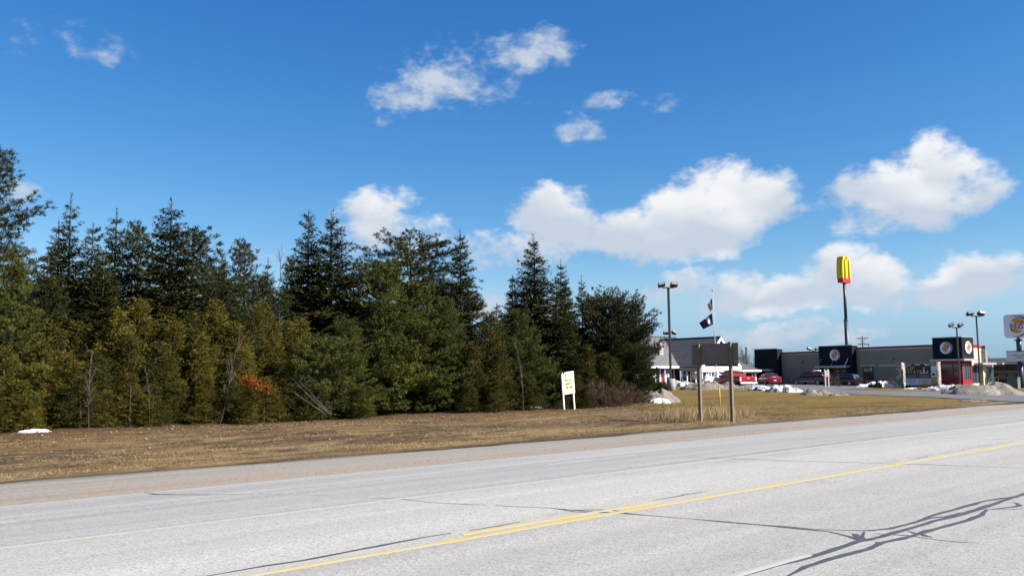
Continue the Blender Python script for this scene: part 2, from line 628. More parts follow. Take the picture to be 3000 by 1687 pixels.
M['litter'] = mk_foliage('leaf_litter', (.09, .055, .03), (.30, .19, .10), (.15, .09, .045))
M['stone'] = mat('pale_stones', (.25, .21, .155), .9, .3, 6)
M['wood_post'] = mat('weathered_wood', (.23, .18, .125), .9, .25, 10, bump=.5, bscale=40)
M['brown_panel'] = mat('brown_sign_back', (.275, .212, .165), .75, .12, 1.2)
M['white'] = mat('white_paint', (.78, .78, .76), .55, .06, 3)
M['white_wood'] = mat('white_painted_wood', (.76, .73, .66), .75, .1, 5)
M['yellow'] = mat('marker_yellow', (.72, .46, .015), .5)
M['stain'] = mat('yellowed_paint', (.90, .76, .40), .8, .25, 7)
M['ink'] = mat('black_lettering', (.035, .032, .03), .7)
M['dark_metal'] = mat('dark_bronze_metal', (.040, .036, .036), .5, .15, 6)
M['grey_metal'] = mat('grey_metal', (.34, .35, .37), .45, .1, 4, metal=.3)
M['navy_metal'] = mat('blue_grey_pole_paint', (.052, .062, .085), .45, .15, 2)
M['lens'] = mat('lamp_lens', (.36, .36, .35), .35)
M['concrete'] = mat('concrete', (.42, .40, .36), .9, .14, 3, bump=.3, bscale=25)
M['red_siding'] = mk_siding('red_siding', (.36, .035, .028))
M['shingle'] = mk_shingle('dark_shingles', (.082, .082, .088), (.125, .125, .13))
M['shingle_l'] = mk_shingle('grey_shingles', (.14, .14, .142), (.19, .188, .185))
M['ridge'] = mat('ridge_cap', (.022, .022, .024), .9)
M['glass'] = mat('dark_window_glass', (.018, .022, .026), .08, spec=.8)
M['glass_b'] = mat('bluish_window_glass', (.06, .085, .11), .08, spec=.8)
M['blind'] = mat('window_blinds', (.42, .44, .46), .8, .15, 6)
M['navy'] = mat('navy_wall_panel', (.014, .016, .024), .7, .1, 1.0, spec=.12)
M['taupe'] = mat('taupe_shaded_wall_panel', (.37, .30, .205), .85, .07, 1.3)  # darker copy of the road-side wall paint, shade put into the colour
M['taupe_low_shaded'] = mat('lower_taupe_shaded_wall_panel', (.33, .27, .19), .85, .08, 1.3)  # lower panels, shade put into the colour likewise
M['cream_sunlit'] = mat('sunlit_cream_wall', (.80, .66, .44), .85, .06, 1.2)  # lighter copy of the taupe panels, sunlight put into the colour
M['red_trim'] = mat('red_trim', (.40, .018, .028), .6, spec=.2)
M['silver'] = mat('silver_trim', (.52, .54, .57), .4, metal=.25)
M['logo_white'] = mat('logo_white', (.80, .80, .80), .4)
M['logo_blue'] = mat('logo_blue', (.022, .055, .30), .4)
M['logo_orange'] = mat('logo_orange', (.85, .40, .02), .4)
M['logo_red'] = mat('logo_red', (.55, .02, .025), .4)
M['arch_yellow'] = mat('arch_yellow', (.95, .72, .02), .5)
M['sign_maroon'] = mat('sign_maroon', (.062, .020, .022), .6)
M['gold'] = mat('gold_letters', (.62, .47, .16), .5)
M['board_blue'] = mat('letter_board', (.62, .66, .72), .4)
M['brick'] = mat('dark_brick', (.085, .042, .034), .9, .2, 2)
M['stone_l'] = mat('limestone_blocks', (.50, .45, .37), .9, .25, 4)
M['stone_d'] = mat('grey_stone_blocks', (.24, .215, .185), .9, .25, 4)
M['flag_pole'] = mat('brushed_flag_pole', (.54, .55, .56), .5)
M['flag_blue'] = mat('flag_blue', (.016, .024, .105), .8)
M['flag_red'] = mat('flag_red', (.42, .022, .035), .8)
M['flag_white'] = mat('flag_white', (.75, .75, .74), .8)
M['car_red'] = mat('red_car_paint', (.42, .010, .014), .25, spec=.6)
M['car_wine'] = mat('wine_car_paint', (.27, .012, .025), .25, spec=.6)
M['car_maroon'] = mat('maroon_car_paint', (.075, .010, .018), .25, spec=.6)
M['car_black'] = mat('black_car_paint', (.015, .015, .019), .2, spec=.6)
M['car_green'] = mat('grey_green_car_paint', (.20, .23, .22), .25, spec=.6)
M['trim_silver'] = mat('silver_car_trim', (.33, .33, .33), .45, metal=.3)
M['chrome'] = mat('chrome', (.72, .72, .72), .25, metal=.7)
M['tyre'] = mat('tyre_rubber', (.02, .02, .02), .85)
M['rim'] = mat('wheel_rim', (.40, .40, .41), .35, metal=.6)
M['tail_red'] = mat('tail_light_red', (.45, .012, .012), .2)
M['box_green'] = mat('utility_box_green', (.16, .19, .17), .6, .1, 2)
M['blue_sign'] = mat('parking_sign_blue', (.03, .09, .42), .5)
M['cloth_red'] = mat('red_cloth', (.45, .03, .05), .9)
M['juniper'] = mk_foliage('juniper_sprays', (.020, .028, .012), (.060, .070, .026), (.034, .044, .018))


# ------------------------------------------------------------------ mesh helpers
class MB:
    def __init__(self):
        self.v, self.f, self.uv = [], [], {}

    def quad(self, a, b, c, d, uv=None):
        i = len(self.v)
        self.v += [tuple(a), tuple(b), tuple(c), tuple(d)]
        if uv:
            self.uv[len(self.f)] = uv
        self.f.append((i, i + 1, i + 2, i + 3))
        return self

    def poly(self, pts, uv=None):
        i = len(self.v)
        self.v += [tuple(p) for p in pts]
        if uv:
            self.uv[len(self.f)] = uv
        self.f.append(tuple(range(i, i + len(pts))))
        return self

    def box(self, x0, x1, y0, y1, z0, z1):
        i = len(self.v)
        self.v += [(x0, y0, z0), (x1, y0, z0), (x1, y1, z0), (x0, y1, z0), (x0, y0, z1), (x1, y0, z1), (x1, y1, z1), (x0, y1, z1)]
        self.f += [tuple(i + k for k in q) for q in ((0, 3, 2, 1), (4, 5, 6, 7), (0, 1, 5, 4), (1, 2, 6, 5), (2, 3, 7, 6), (3, 0, 4, 7))]
        return self

    def obox(self, c, sx, sy, sz, m=None):
        m = m or Matrix.Identity(3)
        i = len(self.v)
        c = Vector(c)
        for dz in (-.5, .5):
            for dx, dy in ((-.5, -.5), (.5, -.5), (.5, .5), (-.5, .5)):
                self.v.append(tuple(c + m @ Vector((dx * sx, dy * sy, dz * sz))))
        self.f += [tuple(i + k for k in q) for q in ((0, 3, 2, 1), (4, 5, 6, 7), (0, 1, 5, 4), (1, 2, 6, 5), (2, 3, 7, 6), (3, 0, 4, 7))]
        return self

    def tube(self, pts, rad, n=8, cap=True):
        pts = [Vector(p) for p in pts]
        if not isinstance(rad, (list, tuple)):
            rad = [rad] * len(pts)
        i0 = len(self.v)
        for k, p in enumerate(pts):
            t = (pts[min(k + 1, len(pts) - 1)] - pts[max(k - 1, 0)]).normalized()
            a = t.orthogonal().normalized() if abs(t.z) < .99 else Vector((1, 0, 0))
            if abs(t.z) < .99:
                a = t.cross(Vector((0, 0, 1))).normalized()
            b = t.cross(a)
            for j in range(n):
                q = 2 * math.pi * j / n
                self.v.append(tuple(p + (a * math.cos(q) + b * math.sin(q)) * rad[k]))
        for k in range(len(pts) - 1):
            for j in range(n):
                a0 = i0 + k * n + j
                a1 = i0 + k * n + (j + 1) % n
                self.f.append((a0, a1, a1 + n, a0 + n))
        if cap:
            self.f.append(tuple(i0 + j for j in range(n))[::-1])
            self.f.append(tuple(i0 + (len(pts) - 1) * n + j for j in range(n)))
        return self

    def prism(self, poly, a, b, axis='y'):
        """closed outline (two coordinates) swept from a to b along an axis"""
        def P(p, t):
            if axis == 'y':
                return (p[0], t, p[1])
            if axis == 'x':
                return (t, p[0], p[1])
            return (p[0], p[1], t)
        i = len(self.v)
        n = len(poly)
        self.v += [P(p, a) for p in poly] + [P(p, b) for p in poly]
        for k in range(n):
            self.f.append((i + k, i + (k + 1) % n, i + n + (k + 1) % n, i + n + k))
        self.f.append(tuple(i + k for k in range(n))[::-1])
        self.f.append(tuple(i + n + k for k in range(n)))
        return self

    def disc(self, c, r, axis='x', n=28, ry=None, t=.02):
        pts = []
        for k in range(n):
            q = 2 * math.pi * k / n
            pts.append((r * math.cos(q), (ry or r) * math.sin(q)))
        if axis == 'x':
            self.prism([(c[1] + p[0], c[2] + p[1]) for p in pts], c[0] - t / 2, c[0] + t / 2, 'x')
        elif axis == 'y':
            self.prism([(c[0] + p[0], c[2] + p[1]) for p in pts], c[1] - t / 2, c[1] + t / 2, 'y')
        else:
            self.prism([(c[0] + p[0], c[1] + p[1]) for p in pts], c[2] - t / 2, c[2] + t / 2, 'z')
        return self

    def mesh(self, name, m, smooth=False, fix=True):
        me = bpy.data.meshes.new(name)
        me.from_pydata(self.v, [], self.f)
        if self.uv:
            lay = me.uv_layers.new(name='UVMap')
            for fi, uv in self.uv.items():
                p = me.polygons[fi]
                for li, u in zip(p.loop_indices, uv):
                    lay.data[li].uv = u
        if fix:
            import bmesh
            bm = bmesh.new()
            bm.from_mesh(me)
            bmesh.ops.recalc_face_normals(bm, faces=bm.faces)
            bm.to_mesh(me)
            bm.free()
        if smooth:
            me.polygons.foreach_set('use_smooth', [True] * len(me.polygons))
        me.materials.append(m if not isinstance(m, str) else M[m])
        return me


def link(name, me, parent=None, loc=None):
    o = bpy.data.objects.new(name, me)
    COL.objects.link(o)
    if parent is not None:
        o.parent = parent
    if loc is not None:
        o.location = loc
    return o


def part(name, mb, m, parent, smooth=False, bevel=0.0, label=None):
    o = link(name, mb.mesh(name, m, smooth), parent)
    if bevel:
        b = o.modifiers.new('bevel', 'BEVEL')
        b.width = bevel
        b.segments = 2
        b.limit_method = 'ANGLE'
    if label:
        o['label'] = label
    return o


def tag(o, label, cat, group=None):
    o['label'] = label
    o['category'] = cat
    if group:
        o['group'] = group
    return o


def thing(name, label, cat, loc=(0, 0, 0), rz=0.0, group=None):
    o = link(name, None, None, loc)
    o.rotation_euler = (0, 0, rz)
    return tag(o, label, cat, group)


def struct(name, me_or_mb, m=None, smooth=False):
    me = me_or_mb.mesh(name, m, smooth) if isinstance(me_or_mb, MB) else me_or_mb
    o = link(name, me)
    o['kind'] = 'structure'
    return o


def text_mesh(s, size, m, extrude=.01, bold=0.0, align='CENTER', shear=0.0):
    cu = bpy.data.curves.new('lettering', 'FONT')
    cu.body = s
    cu.size = size
    cu.extrude = extrude
    cu.offset = bold
    cu.align_x = align
    cu.align_y = 'CENTER'
    cu.shear = shear
    o = bpy.data.objects.new('lettering', cu)
    COL.objects.link(o)
    dg = bpy.context.evaluated_depsgraph_get()
    dg.update()
    me = bpy.data.meshes.new_from_object(o.evaluated_get(dg))
    bpy.data.objects.remove(o)
    bpy.data.curves.remove(cu)
    me.materials.clear()
    me.materials.append(M[m])
    return me


def basis(right, upv):
    right = Vector(right).normalized()
    upv = Vector(upv).normalized()
    return Matrix((right, upv, right.cross(upv))).transposed()


def put_text(name, s, size, m, parent, pos, right, upv, fit=None, tilt=0.0, **kw):
    me = text_mesh(s, size, m, **kw)
    o = link(name, me, parent)
    b = basis(right, upv) @ Matrix.Rotation(tilt, 3, 'Z')
    mt = b.to_4x4()
    sx = 1.0
    if fit:
        w = max(v.co.x for v in me.vertices) - min(v.co.x for v in me.vertices)
        sx = fit / w
    o.matrix_local = Matrix.Translation(pos) @ mt @ Matrix.Diagonal((sx, 1, 1, 1))
    return o


# ------------------------------------------------------------------ ground sheet
def lines(dense, lo, hi, far, step0=2.0):
    a = list(dense)
    s, x = step0, hi
    while x < far:
        x += s
        s *= 1.28
        a.append(x)
    s, x = step0, lo
    b = []
    while x > -far:
        x -= s
        s *= 1.28
        b.append(x)
    return np.array(sorted(b) + a)


xs = lines(list(np.arange(-10, 70, .6)) + list(np.arange(70, 150, 1.2)), -10, 150, 4000)
ys = lines(list(np.arange(0, 22, 1.0)) + list(np.arange(22, 46, .45)) + list(np.arange(46, 100, 1.2)), 0, 100, 4000)
GX, GY = np.meshgrid(xs, ys, indexing='ij')
GZ = gz(GX, GY)
GZ = np.where((GY > -6) & (GY < 22.3), GZ - .09, GZ)
nx, ny = GX.shape
gv = np.stack([GX, GY, GZ], -1).reshape(-1, 3)
ii = np.arange(nx * ny).reshape(nx, ny)
gf = np.stack([ii[:-1, :-1], ii[1:, :-1], ii[1:, 1:], ii[:-1, 1:]], -1).reshape(-1, 4)


def np_mesh(name, v, f, m, smooth=False, tint=None):
    me = bpy.data.meshes.new(name)
    n, k = f.shape
    me.vertices.add(len(v))
    me.vertices.foreach_set('co', np.asarray(v, np.float32).ravel())
    me.loops.add(n * k)
    me.loops.foreach_set('vertex_index', np.asarray(f, np.int32).ravel())
    me.polygons.add(n)
    me.polygons.foreach_set('loop_start', np.arange(0, n * k, k, dtype=np.int32))
    me.polygons.foreach_set('loop_total', np.full(n, k, np.int32))
    if smooth:
        me.polygons.foreach_set('use_smooth', np.ones(n, bool))
    me.update(calc_edges=True)
    if tint is not None:
        a = me.attributes.new('tint', 'FLOAT', 'FACE')
        a.data.foreach_set('value', np.asarray(tint, np.float32))
    me.materials.append(M[m])
    return me


struct('ground', np_mesh('ground', gv, gf, 'ground', True))


def strip(y_list, x_list, off, m, name):
    X, Y = np.meshgrid(np.array(x_list, float), np.array(y_list, float), indexing='ij')
    Z = gz(X, Y) + off
    a, b = X.shape
    v = np.stack([X, Y, Z], -1).reshape(-1, 3)
    q = np.arange(a * b).reshape(a, b)
    f = np.stack([q[:-1, :-1], q[1:, :-1], q[1:, 1:], q[:-1, 1:]], -1).reshape(-1, 4)
    return np_mesh(name, v, f, m)


road_x = list(np.arange(-300, 900, 12.0))
YN, YF, YE = 8.85, 12.58, 18.4      # near yellow line, far yellow line, far pavement edge
road = struct('road', strip([1.7, 3.5, 5.3, 7, 8.8, 9.7, 10.6, 11.5, 12.5, 14.5, 16.5, 18.4], road_x, 0, 'asphalt', 'road'))
# far gravel shoulder with a ragged grass edge, and the near one
shx = np.arange(-300, 300, .5)
sv, sf = [], []
for i, x in enumerate(shx):
    e = 22.45 + .28 * math.sin(x * .21) + .18 * math.sin(x * .9 + 1) + rnd.uniform(-.1, .1)
    if x > 64:
        e -= min(2.6, (x - 64) * .2)
    for y, dz in ((18.4, -.012), (19.2, .0), (20.2, .006), (21.3, .008), (e - .35, .006), (e, -.04)):
        sv.append((x, y, g1(x, min(y, 22.6)) + dz))
for i in range(len(shx) - 1):
    for j in range(5):
        a = i * 6 + j
        sf.append((a, a + 6, a + 7, a + 1))
struct('gravel_shoulder', np_mesh('gravel_shoulder', np.array(sv), np.array(sf), 'shoulder', True))
struct('near_shoulder', strip([-7, -5, -3, 0, 1.7], road_x, -.015, 'shoulder', 'near_shoulder'))


# ---- markings: thin ribbons on the road, each a little above the last
lift = [0.0008]


def rz_road(y):
    return float(np.interp(y, _PY, _PZ))


def ribbon(pts, widths, name, m, parent, rag=0.0, up_=None, step=.5):
    """a flat painted or poured band along points on the road (world x, y)"""
    P = [Vector((p[0], p[1])) for p in pts]
    if not isinstance(widths, (list, tuple)):
        widths = [widths] * len(P)
    Q, W = [], []
    for k in range(len(P) - 1):
        n = max(1, int((P[k + 1] - P[k]).length / step))
        for j in range(n):
            t = j / n
            Q.append(P[k].lerp(P[k + 1], t))
            W.append(widths[k] * (1 - t) + widths[k + 1] * t)
    Q.append(P[-1])
    W.append(widths[-1])
    lift[0] += .00004
    z0 = lift[0] if up_ is None else up_
    v, f = [], []
    for k, q in enumerate(Q):
        t = (Q[min(k + 1, len(Q) - 1)] - Q[max(k - 1, 0)]).normalized()
        nrm = Vector((-t.y, t.x))
        w = W[k] * .5
        a = q + nrm * (w * (1 + rnd.uniform(-rag, rag)))
        b = q - nrm * (w * (1 + rnd.uniform(-rag, rag)))
        a2, b2 = a + nrm * .02, b - nrm * .02
        v += [(a2.x, a2.y, rz_road(a2.y) - .003), (a.x, a.y, rz_road(a.y) + z0), (b.x, b.y, rz_road(b.y) + z0), (b2.x, b2.y, rz_road(b2.y) - .003)]
    for k in range(len(Q) - 1):
        for j in range(3):
            f.append((4 * k + j, 4 * k + j + 1, 4 * k + j + 5, 4 * k + j + 4))
    o = link(name, np_mesh(name, np.array(v), np.array(f), m), parent)
    return o


def g2(px, py):
    p = on_ground(px, py)
    return (p.x, p.y)


def c1(x, y):
    return (x / 2.576, 1150 + y / 2.576)


def c2(x, y):
    return (1000 + x / 2.576, 1150 + y / 2.576)


def c3(x, y):
    return (2000 + x / 2.576, 1150 + y / 2.576)


def tarline(pts, w, m='tar', rag=.35, name='crack_seal'):
    P = [g2(*p) for p in pts]
    # wobble between the given points
    Q = []
    for k in range(len(P) - 1):
        a, b = Vector(P[k]), Vector(P[k + 1])
        n = max(1, int((b - a).length / .45))
        for j in range(n):
            q = a.lerp(b, j / n)
            if j:
                q += Vector((rnd.uniform(-.05, .05), rnd.uniform(-.05, .05)))
            Q.append((q.x, q.y))
    Q.append(P[-1])
    ww = w
    if isinstance(w, tuple):
        ww = [.8 * (w[0] + (w[1] - w[0]) * k / (len(Q) - 1)) * rnd.uniform(.65, 1.25) for k in range(len(Q))]
        ww[0] *= .4
        ww[-1] *= .4
    return ribbon(Q, ww, name, m, road, rag, step=.25)


tarline([c2(160, 792), c2(450, 800), c2(650, 825), c2(950, 842), c2(1300, 858), c2(1560, 868), c2(1750, 886), c2(1960, 898), c2(2200, 915), c2(2576, 945)], (.045, .09))
tarline([c3(0, 945), c3(300, 972), c3(600, 998), c3(900, 1025), c3(1100, 1046), c3(1250, 1080), c3(1320, 1112)], (.09, .13))
tarline([c2(1560, 866), c2(1700, 884), c2(1880, 882), c2(2030, 880), c2(2200, 915)], (.05, .08))
tarline([c2(1620, 876), c2(1760, 897), c2(1960, 903), c2(2180, 912)], (.06, .07))
tarline([c3(560, 992), c3(800, 1008), c3(1000, 1030), c3(1240, 1036), c3(1400, 1040), c3(1560, 1024), c3(1700, 992), c3(1850, 944), c3(1990, 934), c3(2100, 903)], (.06, .10))
tarline([c3(430, 1386), c3(700, 1300), c3(950, 1240), c3(1150, 1180), c3(1320, 1120), c3(1400, 1108), c3(1500, 1085), c3(1600, 1052), c3(1750, 1012), c3(1900, 966), c3(2030, 936), c3(2170, 896), c3(2290, 858), c3(2400, 820), c3(2590, 766)], (.10, .13), rag=.25)
tarline([c3(780, 1388), c3(930, 1312), c3(1100, 1256), c3(1250, 1216), c3(1400, 1176), c3(1500, 1132), c3(1650, 1100), c3(1740, 1078), c3(1850, 1042), c3(2000, 1002), c3(2150, 962), c3(2250, 922), c3(2300, 878)], (.09, .12), rag=.3)
tarline([c3(1290, 1062), c3(1325, 1085), c3(1350, 1112), c3(1420, 1104)], (.16, .13), rag=.3)
tarline([c3(1370, 1045), c3(1350, 1090), c3(1400, 1110)], (.08, .08))
tarline([c3(1440, 1062), c3(1700, 1076), c3(1900, 1106), c3(2050, 1122), c3(2235, 1133)], (.06, .05))
tarline([c3(1700, 1040), c3(1760, 1062), c3(1830, 1078)], (.08, .09))
tarline([c3(1800, 1062), c3(1830, 1080), c3(1885, 1090)], (.12, .10))
tarline([c3(1820, 946), c3(1950, 906), c3(2140, 856), c3(2280, 816), c3(2420, 794), c3(2500, 790), c3(2590, 752)], (.09, .11))
tarline([c3(2300, 880), c3(2400, 871), c3(2500, 860), c3(2548, 850), c3(2520, 832), c3(2488, 823)], (.05, .12))
tarline([c3(2330, 880), c3(2450, 880), c3(2590, 872)], (.04, .05))
tarline([c3(1470, 1150), c3(1490, 1130), c3(1545, 1122)], (.14, .09))
# thin cracks further off
tarline([c2(900, 508), c2(1300, 500), c2(1700, 497), c2(2100, 490), c2(2576, 487)], (.05, .06), 'tar_thin')
tarline([c3(0, 487), c3(260, 492), c3(900, 515), c3(1500, 533), c3(2000, 546), c3(2590, 570)], (.06, .05))
tarline([c3(260, 492), c3(600, 512), c3(900, 520)], (.05, .05), 'tar_thin')
tarline([c3(0, 358), c3(640, 352), c3(1500, 342), c3(2300, 349), c3(2590, 352)], (.06, .07), 'tar_thin')
tarline([c1(1090, 752), c1(1180, 766), c1(1350, 768), c1(1600, 769), c1(1860, 765)], (.16, .06))
tarline([c1(880, 880), c1(1300, 830), c1(1750, 775)], (.04, .05), 'tar_thin')
tarline([c1(1860, 765), c1(2200, 768), c1(2576, 776), c2(160, 790)], (.03, .04), 'tar_thin')
tarline([c1(1520, 1388), c1(2000, 1305), c1(2576, 1208), c2(400, 1132), c2(830, 1058)], (.05, .08), 'tar')
tarline([c2(960, 1040), c2(1180, 1004), c2(1350, 972)], (.05, .05), 'tar')
tarline([c2(2350, 812), c2(2576, 773), c3(0, 770), c3(180, 744)], (.05, .05), 'tar')
tarline([c3(1600, 520), c3(2000, 450), c3(2500, 362)], (.05, .05), 'tar_thin')
tarline([c2(1430, 648), c2(2000, 582), c2(2576, 515), c3(600, 450), c3(1450, 345)], (.03, .03), 'tar_thin')
# yellow lines either side of the centre turn lane, dashes inside
ribbon([(-40, YN), (120, YN)], .115, 'yellow_line', 'yellow_paint', road, .12, .003)
ribbon([(-40, YF), (140, YF)], .12, 'yellow_line', 'yellow_worn', road, .12, .003)
dash0 = on_ground(*c2(840, 1055)).x
for k in range(0, 1):
    x0 = dash0 + k * 15.2
    ribbon([(x0, YN + .24), (x0 + 4.2, YN + .24)], .11, 'yellow_dash', 'yellow_paint', road, .15, .003)
    pass
wd = on_ground(*c3(940, 1222))
for k in range(-1, 5):
    x1 = wd.x + k * 15.2
    ribbon([(x1 - 3.6, wd.y), (x1, wd.y)], .12, 'white_dash', 'white_worn', road, .2, .003)
    ribbon([(x1 + 6, 15.6), (x1 + 9.4, 15.6)], .10, 'white_dash', 'white_worn', road, .2, .003)
ribbon([(-60, 18.22), (140, 18.22)], .11, 'edge_line', 'white_edge', road, .2, .003)


# ------------------------------------------------------------------ side street and lots
def patch(poly_px, m, name, off=.03, step=2.0, world=False):
    """a paved area that follows the terrain; outline in world x, y"""
    import bmesh
    bm = bmesh.new()
    vs = [bm.verts.new((p[0], p[1], 0)) for p in poly_px]
    bm.faces.new(vs)
    xs_ = [p[0] for p in poly_px]
    ys_ = [p[1] for p in poly_px]
    x = min(xs_) + step
    while x < max(xs_):
        bmesh.ops.bisect_plane(bm, geom=bm.verts[:] + bm.edges[:] + bm.faces[:], plane_co=(x, 0, 0), plane_no=(1, 0, 0))
        x += step
    y = min(ys_) + step
    while y < max(ys_):
        bmesh.ops.bisect_plane(bm, geom=bm.verts[:] + bm.edges[:] + bm.faces[:], plane_co=(0, y, 0), plane_no=(0, 1, 0))
        y += step
    for v in bm.verts:
        v.co.z = g1(v.co.x, v.co.y) + off
    bmesh.ops.recalc_face_normals(bm, faces=bm.faces)
    me = bpy.data.meshes.new(name)
    bm.to_mesh(me)
    bm.free()
    me.materials.append(M[m])
    return struct(name, me)


near_edge = [g2(*q) for q in ((2335, 1147.5), (2420, 1153), (2600, 1159), (2750, 1165), (2900, 1173), (2975, 1178))]
far_edge = [g2(*q) for q in ((3000, 1155), (2800, 1150.5), (2600, 1146), (2420, 1141.5), (2335, 1138))]
patch(near_edge + [(near_edge[-1][0] + 1.5, 19.6), (near_edge[-1][0] + 4, 18.6), (112, 18.6), (104, 22)] + far_edge, 'lot', 'side_street', .04)
lot_edge = [g2(*q) for q in ((1968, 1125), (2060, 1131), (2150, 1135), (2240, 1140), (2310, 1145), (2350, 1147))]
patch(lot_edge + [(104, 47), (117.2, 47.6), (118, 53), (122.5, 76), (115, 66.5), (98.6, 66.5), (97.5, 70.5), (82, 70.5)], 'lot', 'parking_lot', .034)


# ------------------------------------------------------------------ tree prototypes
def rn(v):
    return v / np.maximum(1e-9, np.linalg.norm(v, axis=-1, keepdims=True))


def blades_mesh(name, base, dirv, length, width, tint, m, rng, shape=.45):
    n = len(base)
    dirv = rn(dirv)
    side = rn(np.cross(dirv, rng.normal(size=(n, 3))))
    midp = base + dirv * (length * shape)[:, None]
    tip = base + dirv * length[:, None]
    v = np.stack([base, midp + side * (width * .5)[:, None], tip, midp - side * (width * .5)[:, None]], 1).reshape(-1, 3)
    f = np.arange(n * 4).reshape(n, 4)
    return np_mesh(name, v, f, m, tint=tint)


class Acc:
    def __init__(self):
        self.b, self.d, self.l, self.w, self.t = [], [], [], [], []

    def add(self, b, d, l, w, t):
        self.b.append(b)
        self.d.append(d)
        self.l.append(l)
        self.w.append(w)
        self.t.append(t)

    def mesh(self, name, m, rng, shape=.45):
        return blades_mesh(name, np.concatenate(self.b), np.concatenate(self.d), np.concatenate(self.l), np.concatenate(self.w), np.concatenate(self.t), m, rng, shape)


def trunk_mb(h, r, rng, lean=.01):
    mb = MB()
    n = 9
    pts = []
    x = y = 0
    for k in range(n):
        pts.append((x, y, h * k / (n - 1) - (.3 if k == 0 else 0)))
        x += rng.normal() * lean * h * .1
        y += rng.normal() * lean * h * .1
    mb.tube(pts, [r * (1 - k / (n - 1)) ** .9 + .012 for k in range(n)], 7)
    return mb, pts


def gen_spruce(seed, rmax=2.1, h=10.0, gap=(.12, .19), thin=1.0):
    rng = np.random.default_rng(seed)
    A = Acc()
    tm, tp = trunk_mb(h, .11, rng)
    z = .02 * h
    while z < h * .955:
        t = z / h
        r = rmax * ((1 - t) ** .95) * (1 - .25 * max(0, .12 - t) / .12) * 1.08 + .05
        bs = .62 + .38 * min(1, (1 - t) * 2.2)
        nb = int(rng.integers(5, 8))
        a0 = rng.uniform(0, 6.28)
        for k in range(nb):
            if rng.random() > thin:
                continue
            a = a0 + 6.283 * k / nb + rng.normal() * .25
            rr = r * rng.uniform(.45, 1.22)
            pitch = np.interp(t, [0, .35, .75, .93, 1], [-.28, -.10, .22, .6, 1.0]) + rng.normal() * .16
            ns = max(4, int(rr * 9))
            s = np.linspace(.10, 1, ns)
            rad = np.array([math.cos(a), math.sin(a), 0])
            tan = np.array([-math.sin(a), math.cos(a), 0])
            c = rad[None] * (rr * s)[:, None]
            c[:, 2] = z + rng.normal() * .10 + rr * (math.tan(pitch) * s + .16 * s ** 3 - .06 * s)
            bt = rng.uniform(.15, .85)
            # needles on the branch itself
            nb_ = ns * 5
            kk = rng.integers(0, ns, nb_)
            A.add(c[kk] + rng.normal(size=(nb_, 3)) * .03, rad[None] + rng.normal(size=(nb_, 3)) * .35 + np.array([0, 0, .15]), bs * rng.uniform(.12, .22, nb_), bs * rng.uniform(.04, .07, nb_), np.clip(bt + rng.normal(size=nb_) * .22, 0, .96))
            for sg in (-1, 1):
                tl = (.40 * rr * (1 - .72 * s) + .13) * rng.uniform(.7, 1.2, ns)
                td = rn(rad[None] * .62 + tan[None] * (sg * .85) + np.array([0, 0, -.06]) + rng.normal(size=(ns, 3)) * .10)
                nn = np.maximum(3, (tl / .062).astype(int))
                idx = np.repeat(np.arange(ns), nn)
                u = rng.random(len(idx))
                b = c[idx] + td[idx] * (tl[idx] * u)[:, None]
                b[:, 2] -= .10 * u * u * tl[idx]
                d = td[idx] + rng.normal(size=(len(idx), 3)) * .38 + rad[None] * .25
                A.add(b, d, bs * rng.uniform(.10, .19, len(idx)), bs * rng.uniform(.034, .06, len(idx)), np.clip(bt + rng.normal(size=len(idx)) * .22, 0, .985))
        z += rng.uniform(*gap) * (1.0 + 1.1 * (t > .84))
    # leader
    n = 40
    u = rng.random(n)
    A.add(np.stack([rng.normal(size=n) * .01, rng.normal(size=n) * .01, h * (.93 + .075 * u)], 1), rng.normal(size=(n, 3)) * .5 + np.array([0, 0, 1]), np.full(n, .11), np.full(n, .026), np.full(n, .4))
    return tm.mesh('trunk', 'bark', True), A.mesh('crown', 'spruce', rng), h


def tufts(A, c, d, rng, nb=13, ln=(.11, .18), w=(.018, .030), spread=.62, shoot=.14, bt=None):
    n = len(c)
    idx = np.repeat(np.arange(n), nb)
    u = rng.random(len(idx))
    b = c[idx] + rn(d)[idx] * (shoot * u)[:, None]
    dd = rn(d)[idx] + rng.normal(size=(len(idx), 3)) * spread
    if bt is None:
        bt = rng.uniform(.15, .9, n)
    A.add(b, dd, rng.uniform(ln[0], ln[1], len(idx)), rng.uniform(w[0], w[1], len(idx)), np.clip(bt[idx] + rng.normal(size=len(idx)) * .13, 0, .985))


